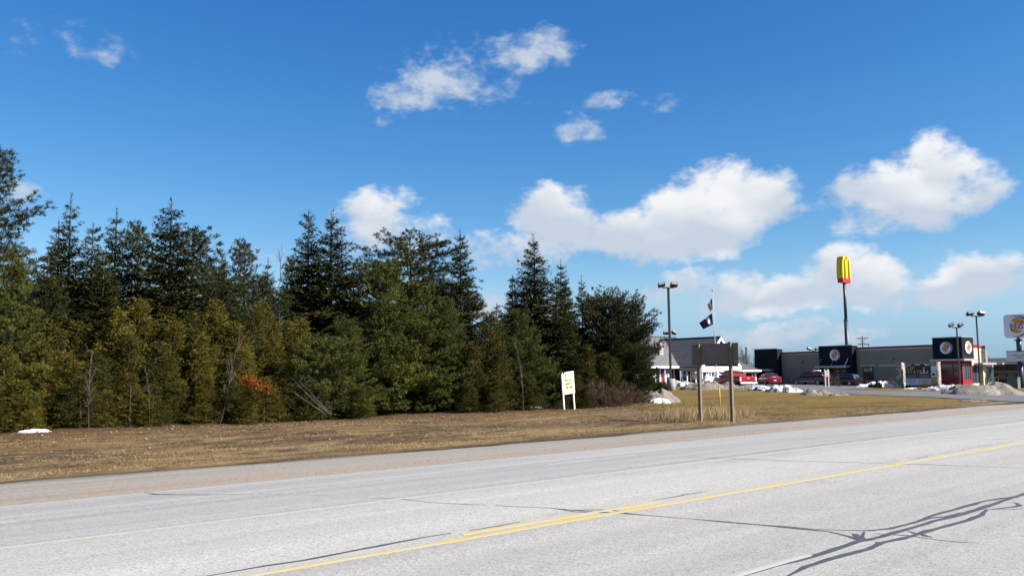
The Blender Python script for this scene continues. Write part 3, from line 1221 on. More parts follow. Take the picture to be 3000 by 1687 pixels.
def gen_pine(seed, rmax=2.4, h=9.0, upness=.5, base=.06, shape='cone', m='pine', gap=(.36, .52), fill=1.0, tl=(.12, .19), irr=.35, wood='bark', nb=17):
    rng = np.random.default_rng(seed)
    A = Acc()
    tm, tp = trunk_mb(h * .97, .15, rng, .02)
    z = base * h
    while z < h * .97:
        t = z / h
        if shape == 'cone':
            r = rmax * ((1 - t) ** .75) + .18
        elif shape == 'round':
            r = rmax * (max(0.03, math.sin(math.pi * min(1, .16 + .84 * t) ** 1.1)) ** .6) + .1
        else:  # flat spreading top
            r = rmax * (.35 + .65 * math.sin(math.pi * min(1, t * .93)) ** 1.0) * (.65 if t < .3 else 1)
        nbr = int(rng.integers(4, 7))
        a0 = rng.uniform(0, 6.28)
        for k in range(nbr):
            a = a0 + 6.283 * k / nbr + rng.normal() * .3
            rr = r * rng.uniform(1 - irr, 1 + irr * .6)
            pitch = np.interp(t, [0, .5, .9, 1], [-.05, .16, .55, 1.0]) + rng.normal() * .12
            if shape == 'flat':
                pitch = .12 + rng.normal() * .16
            ns = max(3, int(rr * 4.2))
            s = np.linspace(.22, 1, ns)
            rad = np.array([math.cos(a), math.sin(a), 0])
            tan = np.array([-math.sin(a), math.cos(a), 0])
            c = rad[None] * (rr * s)[:, None]
            c[:, 2] = z + rr * (math.tan(pitch) * s * .8 + .22 * s ** 2.5)
            ep = c[-1]
            tm.tube([(0, 0, z), tuple(c[ns // 2]), tuple(ep)], [.012 + .014 * rr, .012 + .006 * rr, .006], 4, False)
            bt = rng.uniform(.15, .85)
            C, D = [c[-1][None]], [rad[None] * (1 - upness) + np.array([[0, 0, upness]]) + .001]
            for sg in (-1, 1, 0):
                tlen = (.42 * rr * (1 - .62 * s) + .16) * rng.uniform(.6, 1.2, ns)
                if sg == 0:
                    tlen = tlen * .45
                td = rn(rad[None] * .7 + tan[None] * (sg * .85) + np.array([0, 0, .22 + (.5 if sg == 0 else 0)]) + rng.normal(size=(ns, 3)) * .2)
                nn = np.maximum(1, (tlen / (.155 / fill)).astype(int))
                idx = np.repeat(np.arange(ns), nn)
                u = .25 + .75 * rng.random(len(idx))
                C.append(c[idx] + td[idx] * (tlen[idx] * u)[:, None] + rng.normal(size=(len(idx), 3)) * .04)
                D.append(td[idx] * (1 - upness) + np.array([0, 0, upness]) + rng.normal(size=(len(idx), 3)) * .25)
            C = np.concatenate(C)
            D = np.concatenate(D)
            tufts(A, C, D, rng, nb=nb, ln=tl, bt=np.clip(bt + rng.normal(size=len(C)) * .18, .02, .96))
        z += rng.uniform(*gap) * (1 if t < .8 else .7)
    n = 5
    C = np.stack([rng.normal(size=n) * .04, rng.normal(size=n) * .04, h * np.linspace(.95, 1, n)], 1)
    tufts(A, C, np.tile(np.array([[0, 0, 1.0]]), (n, 1)), rng, 16, ln=tl)
    return tm.mesh('trunk', wood, True), A.mesh('crown', m, rng), h


def gen_cedar(seed, h=5.0, rmax=1.05, m='cedar', n=520, blunt=.7):
    rng = np.random.default_rng(seed)
    A = Acc()
    tm, tp = trunk_mb(h * .97, .06, rng, .03)
    # several leaders give a ragged, many pointed outline
    nl = 5
    lx, ly = rng.normal(size=nl) * rmax * .42, rng.normal(size=nl) * rmax * .42
    lh = np.concatenate([[1.0], rng.uniform(.5, .92, nl - 1)])
    lx[0] = ly[0] = 0
    w_ = np.array([2.4] + [1.0] * (nl - 1))
    li = rng.choice(nl, n, p=w_ / w_.sum())
    t = rng.random(n) ** .8
    prof = rmax * np.where(li == 0, 1.0, .62) * ((1 - t) ** (blunt + .42)) * rng.uniform(.6, 1.2, n) + .05
    a = rng.uniform(0, 6.283, n)
    rr = prof * np.sqrt(rng.uniform(.12, 1.05, n))
    c = np.stack([lx[li] * (1 - .3 * t) + rr * np.cos(a), ly[li] * (1 - .3 * t) + rr * np.sin(a), .05 + t * h * lh[li] * .97], 1)
    out = np.stack([np.cos(a), np.sin(a), np.zeros(n)], 1)
    d0 = rn(out * .75 + np.array([0, 0, .75]) + rng.normal(size=(n, 3)) * .45)
    bt = rng.uniform(.08, .92, n)
    k = 44
    idx = np.repeat(np.arange(n), k)
    # each clump is a flat upright fan of sprays
    side = rn(np.cross(d0, rng.normal(size=(n, 3))))
    u = rng.random(len(idx)) * .34
    w = rng.normal(size=len(idx)) * .13
    b = c[idx] + d0[idx] * (u - .12)[:, None] + side[idx] * w[:, None] + rng.normal(size=(len(idx), 3)) * .035
    dd = d0[idx] + side[idx] * (w * 4)[:, None] + rng.normal(size=(len(idx), 3)) * .38 + np.array([0, 0, -.05])
    A.add(b, dd, rng.uniform(.05, .13, len(idx)), rng.uniform(.016, .040, len(idx)), np.clip(bt[idx] + rng.normal(size=len(idx)) * .2, 0, .99))
    for q in range(26):
        i = rng.integers(0, n)
        tm.tube([(0, 0, max(.1, c[i][2] - .3)), tuple(c[i])], [.014, .005], 4, False)
    return tm.mesh('trunk', 'bark_grey', True), A.mesh('crown', m, rng, .6), h


PROTO = {
    'spruce': [gen_spruce(11, 2.0), gen_spruce(12, 1.75, thin=.92), gen_spruce(13, 2.3), gen_spruce(14, 1.6, gap=(.17, .27), thin=.9)],
    'pine': [gen_pine(21, 2.3, 9, .45), gen_pine(22, 2.5, 9, .5, irr=.45), gen_pine(23, 1.9, 9, .55, irr=.5)],
    'bright_pine': [gen_pine(31, 2.2, 8, .72, .03, 'cone', 'bright_pine', (.30, .42), 1.35, (.12, .19)), gen_pine(32, 2.4, 8, .72, .03, 'cone', 'bright_pine', (.30, .42), 1.35, (.12, .19)),
                    gen_pine(33, 1.5, 4, .7, .02, 'round', 'bright_pine', (.24, .34), 1.3, (.12, .18))],
    'dark_pine': [gen_pine(41, 2.9, 8.5, .6, .05, 'round', 'dark_pine', (.34, .46), 1.0, (.14, .21), nb=13), gen_pine(42, 3.0, 8.5, .6, .03, 'round', 'dark_pine', (.34, .46), 1.0, (.14, .21), nb=13)],
    'flat_pine': [gen_pine(51, 2.9, 11, .55, .35, 'flat', 'pine', (.5, .75), .85, (.13, .2), .5)],
    'white_pine': [gen_pine(61, 3.4, 14, .5, .08, 'cone', 'dark_pine', (.42, .62), 1.0, (.16, .24), .5, nb=12)],
    'cedar': [gen_cedar(71), gen_cedar(72, 5.0, 1.2), gen_cedar(73, 5.0, .95, n=460), gen_cedar(74, 5.0, 1.15, blunt=.55)],
    'cedar_green': [gen_cedar(75, 5, 1.15, 'cedar_green'), gen_cedar(76, 5, 1.2, 'cedar_green', blunt=.55)],
}
ORD_T = ['thirty-first', 'thirty-second', 'thirty-third', 'thirty-fourth', 'thirty-fifth', 'thirty-sixth', 'thirty-seventh', 'thirty-eighth', 'thirty-ninth', 'fortieth']
ORD = ['first', 'second', 'third', 'fourth', 'fifth', 'sixth', 'seventh', 'eighth', 'ninth', 'tenth', 'eleventh', 'twelfth', 'thirteenth', 'fourteenth', 'fifteenth', 'sixteenth', 'seventeenth', 'eighteenth', 'nineteenth', 'twentieth', 'twenty-first', 'twenty-second', 'twenty-third', 'twenty-fourth', 'twenty-fifth', 'twenty-sixth', 'twenty-seventh', 'twenty-eighth', 'twenty-ninth', 'thirtieth']
ORD += ORD_T


def fit_height(pr):
    tmsh, cmsh, h = pr
    n = len(cmsh.vertices)
    co = np.empty(n * 3, np.float32)
    cmsh.vertices.foreach_get('co', co)
    return (tmsh, cmsh, float(co[2::3].max()))


PROTO = {k: [fit_height(p) for p in v] for k, v in PROTO.items()}


def grow(name, proto, X, Y, height, label, cat, group, wid=1.0, rot=None):
    tmsh, cmsh, h = proto
    z = g1(X, Y)
    o = thing(name, label, cat, (X, Y, z - .03), rnd.uniform(0, 6.28) if rot is None else rot, group)
    s = height / h
    o.scale = (s * wid, s * wid, s)
    link('trunk', tmsh, o)
    link('crown', cmsh, o)
    return o


NAMES = {'spruce': 'spruce_tree', 'pine': 'pine_tree', 'bright_pine': 'pine_tree', 'dark_pine': 'pine_tree', 'flat_pine': 'pine_tree', 'white_pine': 'pine_tree', 'cedar': 'cedar_tree', 'cedar_green': 'cedar_tree'}


def plant(kind, x, ytop, Y, wid=1.0, label=None, idx=None, rot=None):
    """x, ytop: where its tip stands in the 2576 px wide view; Y: metres across the road"""
    p = at_y(x * K, ytop * K, Y)
    hgt = max(.8, p.z - g1(p.x, p.y))
    pr = PROTO[kind]
    proto = pr[(idx if idx is not None else rnd.randrange(len(pr)))]
    # keep crown breadth natural whatever the height
    return (NAMES[kind], proto, p.x, Y, hgt, wid, kind, label, rot)


SKY_TREES = [
    plant('white_pine', -12, 350, 47, 1.25, 'tall dark white pine with layered ragged branches, tallest tree at the far left'),
    plant('spruce', 150, 545, 49, 1.0, 'dark spruce just left of the thin tall spruce at the left skyline', 1),
    plant('spruce', 180, 482, 47, .85, 'tall thin open spruce, first spruce spire right of the ragged white pine', 3),
    plant('spruce', 235, 557, 46, 1.0, 'short spruce tip in the dip right of the thin tall spruce', 0),
    plant('spruce', 295, 520, 47, 1.0, 'pointed spruce left of the broad tall spruce on the left skyline', 1),
    plant('pine', 350, 552, 48, .75, 'loose pine top squeezed in left of the broad tall spruce', 2),
    plant('spruce', 430, 493, 45, 1.2, 'broad tall dark spruce, highest spire in the left half of the woods', 2),
    plant('pine', 490, 562, 50, 1.0, 'pine with branches reaching right behind the broad tall spruce', 1),
    plant('pine', 530, 650, 52, 1.3, 'low pine filling the dip right of the broad tall spruce', 0),
    plant('spruce', 560, 622, 53, .8, 'small dark spruce tip in the low middle of the left skyline', 0),
    plant('pine', 615, 597, 54, .75, 'narrow upright pine standing alone in the skyline dip', 2),
    plant('spruce', 675, 645, 54, .8, 'small distant spruce tip left of the twin spruces', 1),
    plant('pine', 640, 685, 47, 1.25, 'rounded green pine below the skyline dip left of the twin spruces', 1),
    plant('pine', 735, 640, 51, .55, 'thin pine top tight against the left twin spruce', 2),
    plant('spruce', 778, 525, 46, .9, 'left one of the twin dark spruces in the middle of the woods', 0),
    plant('spruce', 838, 522, 45, 1.15, 'right and broader one of the twin dark spruces in the woods', 2),
    plant('pine', 905, 655, 46, .8, 'dark pine shoulder directly right of the twin spruces', 0),
    plant('flat_pine', 1030, 578, 52, 1.2, 'flat topped wind shaped pine rising behind the bright green pine'),
    plant('pine', 1085, 680, 49, 1.0, 'dark pine at the right foot of the flat topped pine', 1),
    plant('spruce', 1158, 570, 46, .95, 'pointed spruce standing alone right of the flat topped pine', 1),
    plant('spruce', 1290, 690, 47, .8, 'small spruce left of the tall spruce near the white board', 0),
    plant('spruce', 1340, 583, 45, 1.05, 'tall dark spruce above and left of the white board', 2),
    plant('spruce', 1410, 648, 46, .95, 'slim spruce directly above the white board', 1),
    plant('spruce', 1462, 690, 47, .8, 'short spruce tip left of the big round pine at the end', 3),
    plant('bright_pine', 965, 640, 42.5, 1.25, 'largest light green pine with upright shoots, centre of the front row', 0),
    plant('bright_pine', 1050, 690, 42.3, 1.25, 'light green bushy pine right beside the largest light green pine', 1),
    plant('bright_pine', 1120, 740, 41.8, 1.2, 'light green pine below the lone pointed spruce', 0),
    plant('bright_pine', 1305, 765, 40.6, 1.1, 'full green pine below the tall spruce left of the white board', 1),
    plant('bright_pine', 1370, 890, 39.6, 1.0, 'small green pine close behind the white board, left side', 2),
    plant('dark_pine', 1520, 712, 45, .88, 'big round dark pine at the right end of the woods', 0),
    plant('dark_pine', 1578, 722, 43.5, .85, 'dark pine with shaggy right edge, rightmost tall tree of the woods', 1),
    plant('dark_pine', 1600, 852, 41.0, 1.05, 'low spreading dark pine beside the dirty snow heap', 0),
    plant('bright_pine', 40, 640, 42.5, 1.0, 'green pine in front of the ragged white pine at the far left', 0),
    plant('bright_pine', 800, 830, 39.8, 1.1, 'small green pine below the twin spruces', 2),
    plant('bright_pine', 870, 790, 40.8, 1.25, 'bushy green pine between the twin spruces and the largest light pine', 1),
    plant('pine', 560, 690, 46, 1.2, 'broad dark pine low right of the broad tall spruce', 1),
    plant('spruce', 120, 640, 45, 1.2, 'wide dark spruce low in front of the thin tall spruce', 2),
    plant('spruce', 260, 640, 44.5, 1.2, 'wide dark spruce between the thin and the broad tall spruce', 0),
    plant('spruce', 1250, 760, 44, 1.1, 'dark low spruce in the gap left of the tall spruce by the board', 0),
    plant('spruce', 1400, 760, 43.5, 1.2, 'dark low spruce right above the white board', 2),
    plant('pine', 705, 720, 45, 1.1, 'dark green pine low at the left of the twin spruces', 0),
]
for (nm, pr, X, Y, h, wd_, kind, lab, rot) in SKY_TREES:
    grow(nm, pr, X, Y, h, lab, 'tree', None, wd_ * (1.22 if kind in ('spruce', 'pine') else 1.0), rot)

# cedars of the front row
CED = [(-25, 770, 41), (15, 860, 39.5), (55, 800, 41.5), (110, 850, 40), (170, 875, 40), (235, 872, 40), (265, 820, 41.5), (303, 765, 41), (352, 738, 42),
       (400, 850, 40), (440, 795, 41), (483, 772, 41.5), (545, 745, 42), (590, 800, 40.5), (640, 758, 41), (690, 800, 40.8), (760, 785, 40.5), (720, 880, 40),
       (1185, 850, 40), (1228, 775, 41), (1255, 860, 39.6), (1480, 860, 40.5), (1525, 880, 40), (1440, 930, 39.8)]
CED += [(30, 740, 43), (85, 780, 42.5), (140, 800, 42), (200, 800, 42.5), (325, 830, 40.2), (375, 790, 42.5), (420, 760, 43), (510, 830, 40.2), (565, 780, 42.5), (615, 860, 39.8), (665, 745, 43), (735, 800, 42)]
CED = [(x, y, Y + max(0, 1.8 * (1 - x / 800.0))) for (x, y, Y) in CED]
CED.sort()
for i, (x, y, Y) in enumerate(CED):
    kind = 'cedar' if x < 1000 and i % 3 else 'cedar_green'
    nm, pr, X, Y, h, w_, k_, l_, r_ = plant(kind, x, y, Y, rnd.uniform(1.15, 1.5), idx=i % len(PROTO[kind]))
    col_ = 'bronze olive' if kind == 'cedar' else 'greenish'
    grow(nm, pr, X, Y, h, '%s cedar in the front row, %s cedar from the left' % (col_, ORD[i]), 'tree', 'cedars of the front row', w_ * (5.0 / max(h, 3.4)) ** .5)
# low cedar bushes at the foot
LOW = [(-10, 960, 39), (60, 950, 39), (150, 965, 39), (205, 940, 39), (270, 975, 38.6), (330, 930, 39.2), (385, 960, 38.8), (455, 950, 38.9), (520, 935, 39.2), (575, 930, 39), (625, 975, 38.6), (665, 940, 39.1),
       (770, 960, 39), (905, 960, 39.2), (1180, 960, 38.8), (1245, 940, 38.9), (1330, 930, 39), (1400, 960, 39), (1475, 965, 39), (1530, 960, 39.2)]
LOW = [(x, y, Y + max(0, 1.8 * (1 - x / 800.0)) + ((i * 7) % 5 - 2) * .22) for i, (x, y, Y) in enumerate(LOW)]
for i, (x, y, Y) in enumerate(LOW):
    kind = 'cedar' if x < 700 and i % 3 else 'cedar_green'
    nm, pr, X, Y, h, w_, k_, l_, r_ = plant(kind, x, y, Y, 1.0, idx=i % len(PROTO[kind]))
    grow('cedar_bush', pr, X, Y, h, 'low cedar bush at the foot of the woods, %s bush from the left' % ORD[i], 'bush', 'low cedar bushes', 2.1 * (2.2 / h) ** .3)
# trees that close the wood behind
i = 0
for x in range(20, 1600, 78):
    yt = 700 + 40 * math.sin(x * .021) + (60 if 480 < x < 720 else 0) + (40 if x > 1180 else 0)
    nm, pr, X, Y, h, w_, k_, l_, r_ = plant('pine' if i % 2 else 'spruce', x, yt, 53 + (i % 3) * 2.5, 1.15)
    grow(nm, pr, X, Y, h, 'dark tree deep inside the woods, %s from the left in the back row' % ORD[i], 'tree', 'trees deep inside the woods', w_)
    i += 1


# ------------------------------------------------------------------ bare saplings, dead branch, brush
def bare(seed, h, r, spread=.5, levels=3, n0=5, up_=.6, bl=(.3, .55)):
    rg = random.Random(seed)
    mb = MB()

    def br(p, d, l, rad, lev):
        pts = [p]
        q = p.copy()
        dd = d.copy()
        for k in range(4):
            dd = (dd + Vector((rg.gauss(0, .12), rg.gauss(0, .12), rg.gauss(0, .06) + .05 * up_))).normalized()
            q = q + dd * (l / 4)
            pts.append(q.copy())
        mb.tube(pts, [rad * (1 - .2 * k) + .002 for k in range(5)], 4 if lev < levels else 5, False)
        if lev > 0:
            for k in range(n0 if lev == levels else 3 + rg.randrange(3)):
                t = rg.uniform(.25, 1)
                i_ = min(3, int(t * 4))
                b0 = pts[i_].lerp(pts[i_ + 1], t * 4 - i_)
                a = rg.uniform(0, 6.283)
                nd = (dd * up_ + Vector((math.cos(a) * spread, math.sin(a) * spread, rg.uniform(.0, .5)))).normalized()
                br(b0, nd, l * rg.uniform(*bl), rad * .5, lev - 1)
    br(Vector((0, 0, -.03)), Vector((rg.gauss(0, .06), rg.gauss(0, .06), 1)).normalized(), h, r, levels)
    top = max(v[2] for v in mb.v)
    mb.v = [(v[0] / top, v[1] / top, v[2] / top) for v in mb.v]
    return mb


BARE = [bare(1, 1, .0045, .9, 2, 16, .9, (.10, .22)).mesh('stem', 'bark_grey', True), bare(2, 1, .004, .9, 2, 18, .9, (.08, .2)).mesh('stem', 'bark_grey', True), bare(5, 1, .0045, 1.0, 2, 14, .9, (.12, .26)).mesh('stem', 'bark_grey', True)]
SAP = [(160, 930, 1058, 'third'), (222, 860, 1062, ''), (240, 940, 1060, ''), (345, 800, 1055, ''), (370, 920, 1058, ''), (425, 960, 1060, ''), (545, 820, 1050, ''), (800, 900, 1040, ''), (780, 960, 1043, ''), (500, 930, 1055, ''), (1110, 900, 1040, ''), (1075, 930, 1040, ''), (1300, 860, 1038, ''), (620, 780, 1048, '')]
SAP.sort()
SAP = SAP[1::3]
SAP.sort()
for i, (x, yt, yb, _) in enumerate(SAP):
    p = on_ground(x * K, yb * K)
    X, Y = p.x, min(p.y, 39.5)
    q = at_y(x * K, yt * K, Y)
    h = q.z - g1(q.x, Y)
    o = thing('bare_sapling', 'thin leafless grey sapling at the woods edge, %s sapling from the left' % ORD[i], 'sapling', (q.x, Y - .5, g1(q.x, Y - .5)), rnd.uniform(0, 6), 'leafless saplings at the woods edge')
    o.scale = (h * .75, h * .75, h)
    link('stem', BARE[i % 3], o)
# bare trees seen over the gap
for (x, yt, Y, lab) in ((708, 618, 57, 'leafless pale birch top left of the twin spruces'),):
    q = at_y(x * K, yt * K, Y)
    h = q.z
    o = thing('bare_tree', lab, 'tree', (q.x, Y, 0), 1.0)
    o.scale = (h * .6, h * .6, h)
    link('stem', bare(9, 1, .006, .4, 3, 9).mesh('stem', 'bark_grey', True), o)
# leaning dead branches at the wood's edge
mb = MB()
p0, p1 = at_y(835 * K, 1040 * K, 37.6), at_y(715 * K, 955 * K, 38.2)
for k in range(4):
    a = Vector(p0) + Vector((rnd.uniform(-.5, .5), 0, 0))
    b = Vector(p1) + Vector((rnd.uniform(-.5, 1.6), rnd.uniform(-.2, .3), rnd.uniform(-1.0, .1)))
    m_ = (a + b) / 2 + Vector((0, 0, rnd.uniform(-.15, .1)))
    mb.tube([a, m_, b], [.022, .014, .004], 5)
    for j in range(3):
        c = m_.lerp(b, rnd.random())
        mb.tube([c, c + Vector((rnd.uniform(-.4, .4), rnd.uniform(-.2, .2), rnd.uniform(.1, .6)))], [.012, .003], 4)
o = link('fallen_branch', mb.mesh('fallen_branch', 'bark_grey', True))
tag(o, 'grey dead branch leaning out of the woods over the ground', 'branch')
# orange dead cedar bough
rg = np.random.default_rng(5)
A = Acc()
pc = at_y(640 * K, 962 * K, 38.1)
for k in range(34):
    t = rg.random()
    c = np.array([-.75 + 1.5 * t, rg.normal() * .16 - .1, .22 - .5 * t + rg.normal() * .10])
    n = 26
    A.add(c[None] + rg.normal(size=(n, 3)) * .09, np.array([.7, -.2, -.5])[None] + rg.normal(size=(n, 3)) * .5, rg.uniform(.07, .15, n), rg.uniform(.03, .06, n), rg.random(n) * .9)
o = link('dead_bough', A.mesh('dead_bough', 'dead_cedar', rg, .6), None, pc)
tag(o, 'orange dead cedar bough hanging from the front cedars', 'bough')


# ------------------------------------------------------------------ grass, litter, stones
def scatter(n, x0, x1, y0, y1, rg, fn=None):
    X = rg.uniform(x0, x1, n)
    Y = rg.uniform(y0, y1, n)
    if fn is not None:
        k = fn(X, Y) > rg.random(n)
        X, Y = X[k], Y[k]
    return X, Y, gz(X, Y)


rg = np.random.default_rng(77)


def clump(X, Y):
    f = .5 + .5 * np.sin(X * .7 + 2 * np.sin(Y * .9)) * np.sin(Y * 1.7 + X * .33 + np.sin(X * .21))
    return np.clip(f * 1.2 - .15, .03, 1) * np.clip(1.25 - (Y - 22.6) / 15, .05, 1)


X, Y, Z = scatter(110000, 0, 66, 22.7, 38, rg, clump)
n = len(X)
k = 2
b = np.repeat(np.stack([X, Y, Z - .01], 1), k, 0) + rg.normal(size=(n * k, 3)) * np.array([.04, .04, 0])
d = rg.normal(size=(n * k, 3)) * np.array([1.0, .8, .25]) + np.array([.2, -.2, .45])
tt = np.repeat(np.clip(.5 + .3 * np.sin(X * .45 + Y) + rg.normal(size=n) * .2, 0, .96), k)
o = link('dry_grass', blades_mesh('dry_grass', b, d, rg.uniform(.06, .17, n * k), rg.uniform(.006, .012, n * k), tt, 'straw', rg))
o['kind'] = 'stuff'
o['label'] = 'flattened straw coloured dead grass on the road verge'
X, Y, Z = scatter(9000, 0, 62, 33.5, 40, rg)
n = len(X)
d = rg.normal(size=(n, 3)) * np.array([1, 1, .25])
o = link('leaf_litter', blades_mesh('leaf_litter', np.stack([X, Y, Z + .015], 1), d, rg.uniform(.04, .11, n), rg.uniform(.015, .045, n), rg.random(n) * .95, 'litter', rg))
o['kind'] = 'stuff'
o['label'] = 'brown leaf litter and bark scraps along the foot of the woods'
# standing dry grass about the sign posts
cl_ = []
for (px, py, n, s) in ((1985, 1226, 1500, .5), (2030, 1228, 600, .3), (2105, 1227, 1500, .45), (2165, 1222, 600, .35), (1955, 1234, 400, .3), (2000, 1235, 500, .25)):
    p = on_ground(px, py)
    for j in range(n):
        cl_.append((p.x + rnd.gauss(0, s), p.y + rnd.gauss(0, .45)))
cl_ = np.array(cl_)
cl_[:, 1] = np.maximum(cl_[:, 1], 23.2)
Z = gz(cl_[:, 0], cl_[:, 1])
n = len(cl_)
b = np.stack([cl_[:, 0], cl_[:, 1], Z - .02], 1)
d = rg.normal(size=(n, 3)) * np.array([.42, .3, .15]) + np.array([.22, 0, 1.0])
o = link('tall_dry_grass', blades_mesh('tall_dry_grass', b, d, rg.uniform(.3, 1.1, n) * rg.uniform(.5, 1, n), rg.uniform(.008, .015, n), rg.uniform(.75, .95, n), 'straw', rg, .3))
o['kind'] = 'stuff'
o['label'] = 'tall pale dry grass standing about the posts of the brown sign'
# stones
v, f = [], []
oct_f = [(0, 2, 4), (2, 1, 4), (1, 3, 4), (3, 0, 4), (2, 0, 5), (1, 2, 5), (3, 1, 5), (0, 3, 5)]
X, Y, Z = scatter(520, 1, 60, 27, 38.5, rg, lambda X, Y: np.clip((Y - 26) / 9, 0, 1) * (.35 + .65 * (np.sin(X * .5) > 0)))
X2, Y2, Z2 = scatter(420, 0, 60, 18.8, 22.4, rg)
for (x, y, z, s) in list(zip(X, Y, Z, rg.uniform(.025, .085, len(X)))) + list(zip(X2, Y2, Z2, rg.uniform(.01, .03, len(X2)))):
    i = len(v)
    for q in ((1, 0, 0), (-1, 0, 0), (0, 1, 0), (0, -1, 0), (0, 0, .7), (0, 0, -.5)):
        v.append((x + q[0] * s * rg.uniform(.7, 1.2), y + q[1] * s * rg.uniform(.7, 1.2), z + s * .25 + q[2] * s))
    f += [tuple(i + a for a in t) for t in oct_f]
o = link('loose_stones', np_mesh('loose_stones', np.array(v), np.array(f), 'stone'))
o['kind'] = 'stuff'
o['label'] = 'pale loose stones scattered over the verge'


# ------------------------------------------------------------------ snow
def vnoise(x, y, seed):
    """smooth value noise, -0.5 .. 0.5"""
    xi, yi = np.floor(x).astype(int), np.floor(y).astype(int)
    fx, fy = x - xi, y - yi
    fx, fy = fx * fx * (3 - 2 * fx), fy * fy * (3 - 2 * fy)

    def hsh(a, b_):
        q = np.sin(a * 127.1 + b_ * 311.7 + seed * 74.7) * 43758.5453
        return q - np.floor(q) - .5
    return (hsh(xi, yi) * (1 - fx) + hsh(xi + 1, yi) * fx) * (1 - fy) + (hsh(xi, yi + 1) * (1 - fx) + hsh(xi + 1, yi + 1) * fx) * fy


def mound(name, label, px, py, w, dpt, h, m, seed, lump=.35, ang=0.0, Zd=None, cat='snow pile', group=None, nseg=40, peak=None, sink=.08):
    """a heap of snow or slush: polar height field with lumps, base where the photo shows it"""
    p = on_ground(px, py) if Zd is None else at_z(px, py, Zd)
    rg_ = np.random.default_rng(seed)
    nr, na = 30, 84
    ca, sa = math.cos(ang), math.sin(ang)
    rr_, aa_ = np.meshgrid(np.linspace(0, 1, nr + 1), np.linspace(0, 2 * math.pi, na, endpoint=False), indexing='ij')
    ph = rg_.uniform(0, 6.28, 12)
    rim = 1 + .16 * np.sin(2 * aa_ + ph[0]) + .13 * np.sin(3 * aa_ + ph[1]) + .09 * np.sin(5 * aa_ + ph[2]) + .07 * np.sin(9 * aa_ + ph[9])
    x = rr_ * rim * w / 2 * np.cos(aa_)
    y = rr_ * rim * dpt / 2 * np.sin(aa_)
    big = vnoise(x * .55, y * .55, seed)
    mid_ = vnoise(x * 1.6, y * 1.6, seed + 50)
    sml = vnoise(x * 4.2, y * 4.2, seed + 90)
    tin = vnoise(x * 9.0, y * 9.0, seed + 130)
    env = np.clip(1 - rr_ ** 2.6, 0, 1) ** .8
    hh = h * env * (.82 + lump * (1.5 * big + 1.1 * mid_ + .55 * sml)) + np.minimum(env * 3, 1) * lump * (.16 * sml + .12 * tin + .16 * mid_)
    X = p.x + x * ca - y * sa
    Y = p.y + x * sa + y * ca
    zz_ = gz(X, Y) + np.maximum(-.03, hh) - np.where(rr_ > .97, sink, 0) - g1(p.x, p.y) + .02
    v = np.stack([X - p.x, Y - p.y, zz_], -1).reshape(-1, 3)
    f = []
    for i in range(nr):
        for j in range(na):
            a0 = i * na + j
            a1 = i * na + (j + 1) % na
            f.append((a0, a0 + na, a1 + na, a1))
    me = np_mesh(name, np.array(v), np.array(f), m, True)
    o = link(name, me, None, (p.x, p.y, g1(p.x, p.y)))
    tag(o, label, cat, group)
    return o


# view-across direction is about -43 degrees in plan
VA = R(-43)
mound('snow_heap', 'big grey dirty heap of snow and debris at the right end of the woods', 1893, 1178, 4.8, 3.0, 1.15, 'snow_dirty', 1, .45, VA)
mound('snow_patch', 'clean white snow tongue at the foot of the grey dirty heap', 1932, 1180, 1.3, .9, .28, 'snow', 2, .3, VA, cat='snow')
mound('snow_bank', 'long dirty snow bank at the lot edge behind the brown sign', 2095, 1140, 7.4, 3.2, 1.12, 'snow_dirty', 3, .5, VA)
mound('snow_crest', 'white fresh snow ridge behind the brown sign in front of the entrance', 2098, 1127, 4.2, 1.6, 1.25, 'snow', 4, .5, VA)
mound('snow_bank', 'low snow bank right beside the concrete lamp base', 2005, 1131, 3.8, 1.8, .72, 'snow_mid', 5, .5, VA)
mound('snow_bank', 'dirty snow bank below the tailgate of the red pickup', 2185, 1140, 4.4, 2.0, .66, 'snow_dirty', 6, .5, VA)
mound('snow_bank', 'smooth pale snow mound below the red sedan', 2232, 1143, 2.8, 1.6, .48, 'snow_mid', 7, .35, VA)
mound('snow_bank', 'peaked snow mound left of the maroon truck', 2300, 1148, 3.2, 1.9, .60, 'snow_mid', 8, .5, VA)
mound('snow_bank', 'lumpy dirty snow mound at the lawn edge below the maroon truck', 2390, 1156, 3.2, 1.6, .42, 'snow_dirty', 9, .6, VA)
mound('snow_bank', 'small dark lumps of slush at the right end of the lawn edge', 2455, 1158, 1.8, .8, .16, 'snow_dirty', 10, .7, VA)
mound('snow_bank', 'thin dirty snow remnant on the lawn tip by the side street', 2850, 1175, 2.6, 1.0, .07, 'snow_dirty', 15, .5, VA)
mound('snow_bank', 'white snow mound with shrubs before the long taupe wall', 2575, 1138, 4.4, 1.6, .85, 'snow', 11, .35, VA, Zd=108)
mound('snow_patch', 'thin bright snow strip at the foot of the monument sign', 2684, 1141, 2.4, .7, .22, 'snow', 12, .2, VA, Zd=103, cat='snow')
mound('snow_bank', 'snow bank below the red corner window', 2790, 1140, 5.5, 2.4, .6, 'snow_mid', 13, .4, VA, Zd=98)
mound('snow_heap', 'large grey dirty snow heap at the right near the tall pylon sign', 2872, 1146, 8.6, 5.0, 1.12, 'snow_dirty', 14, .35, VA, Zd=88)
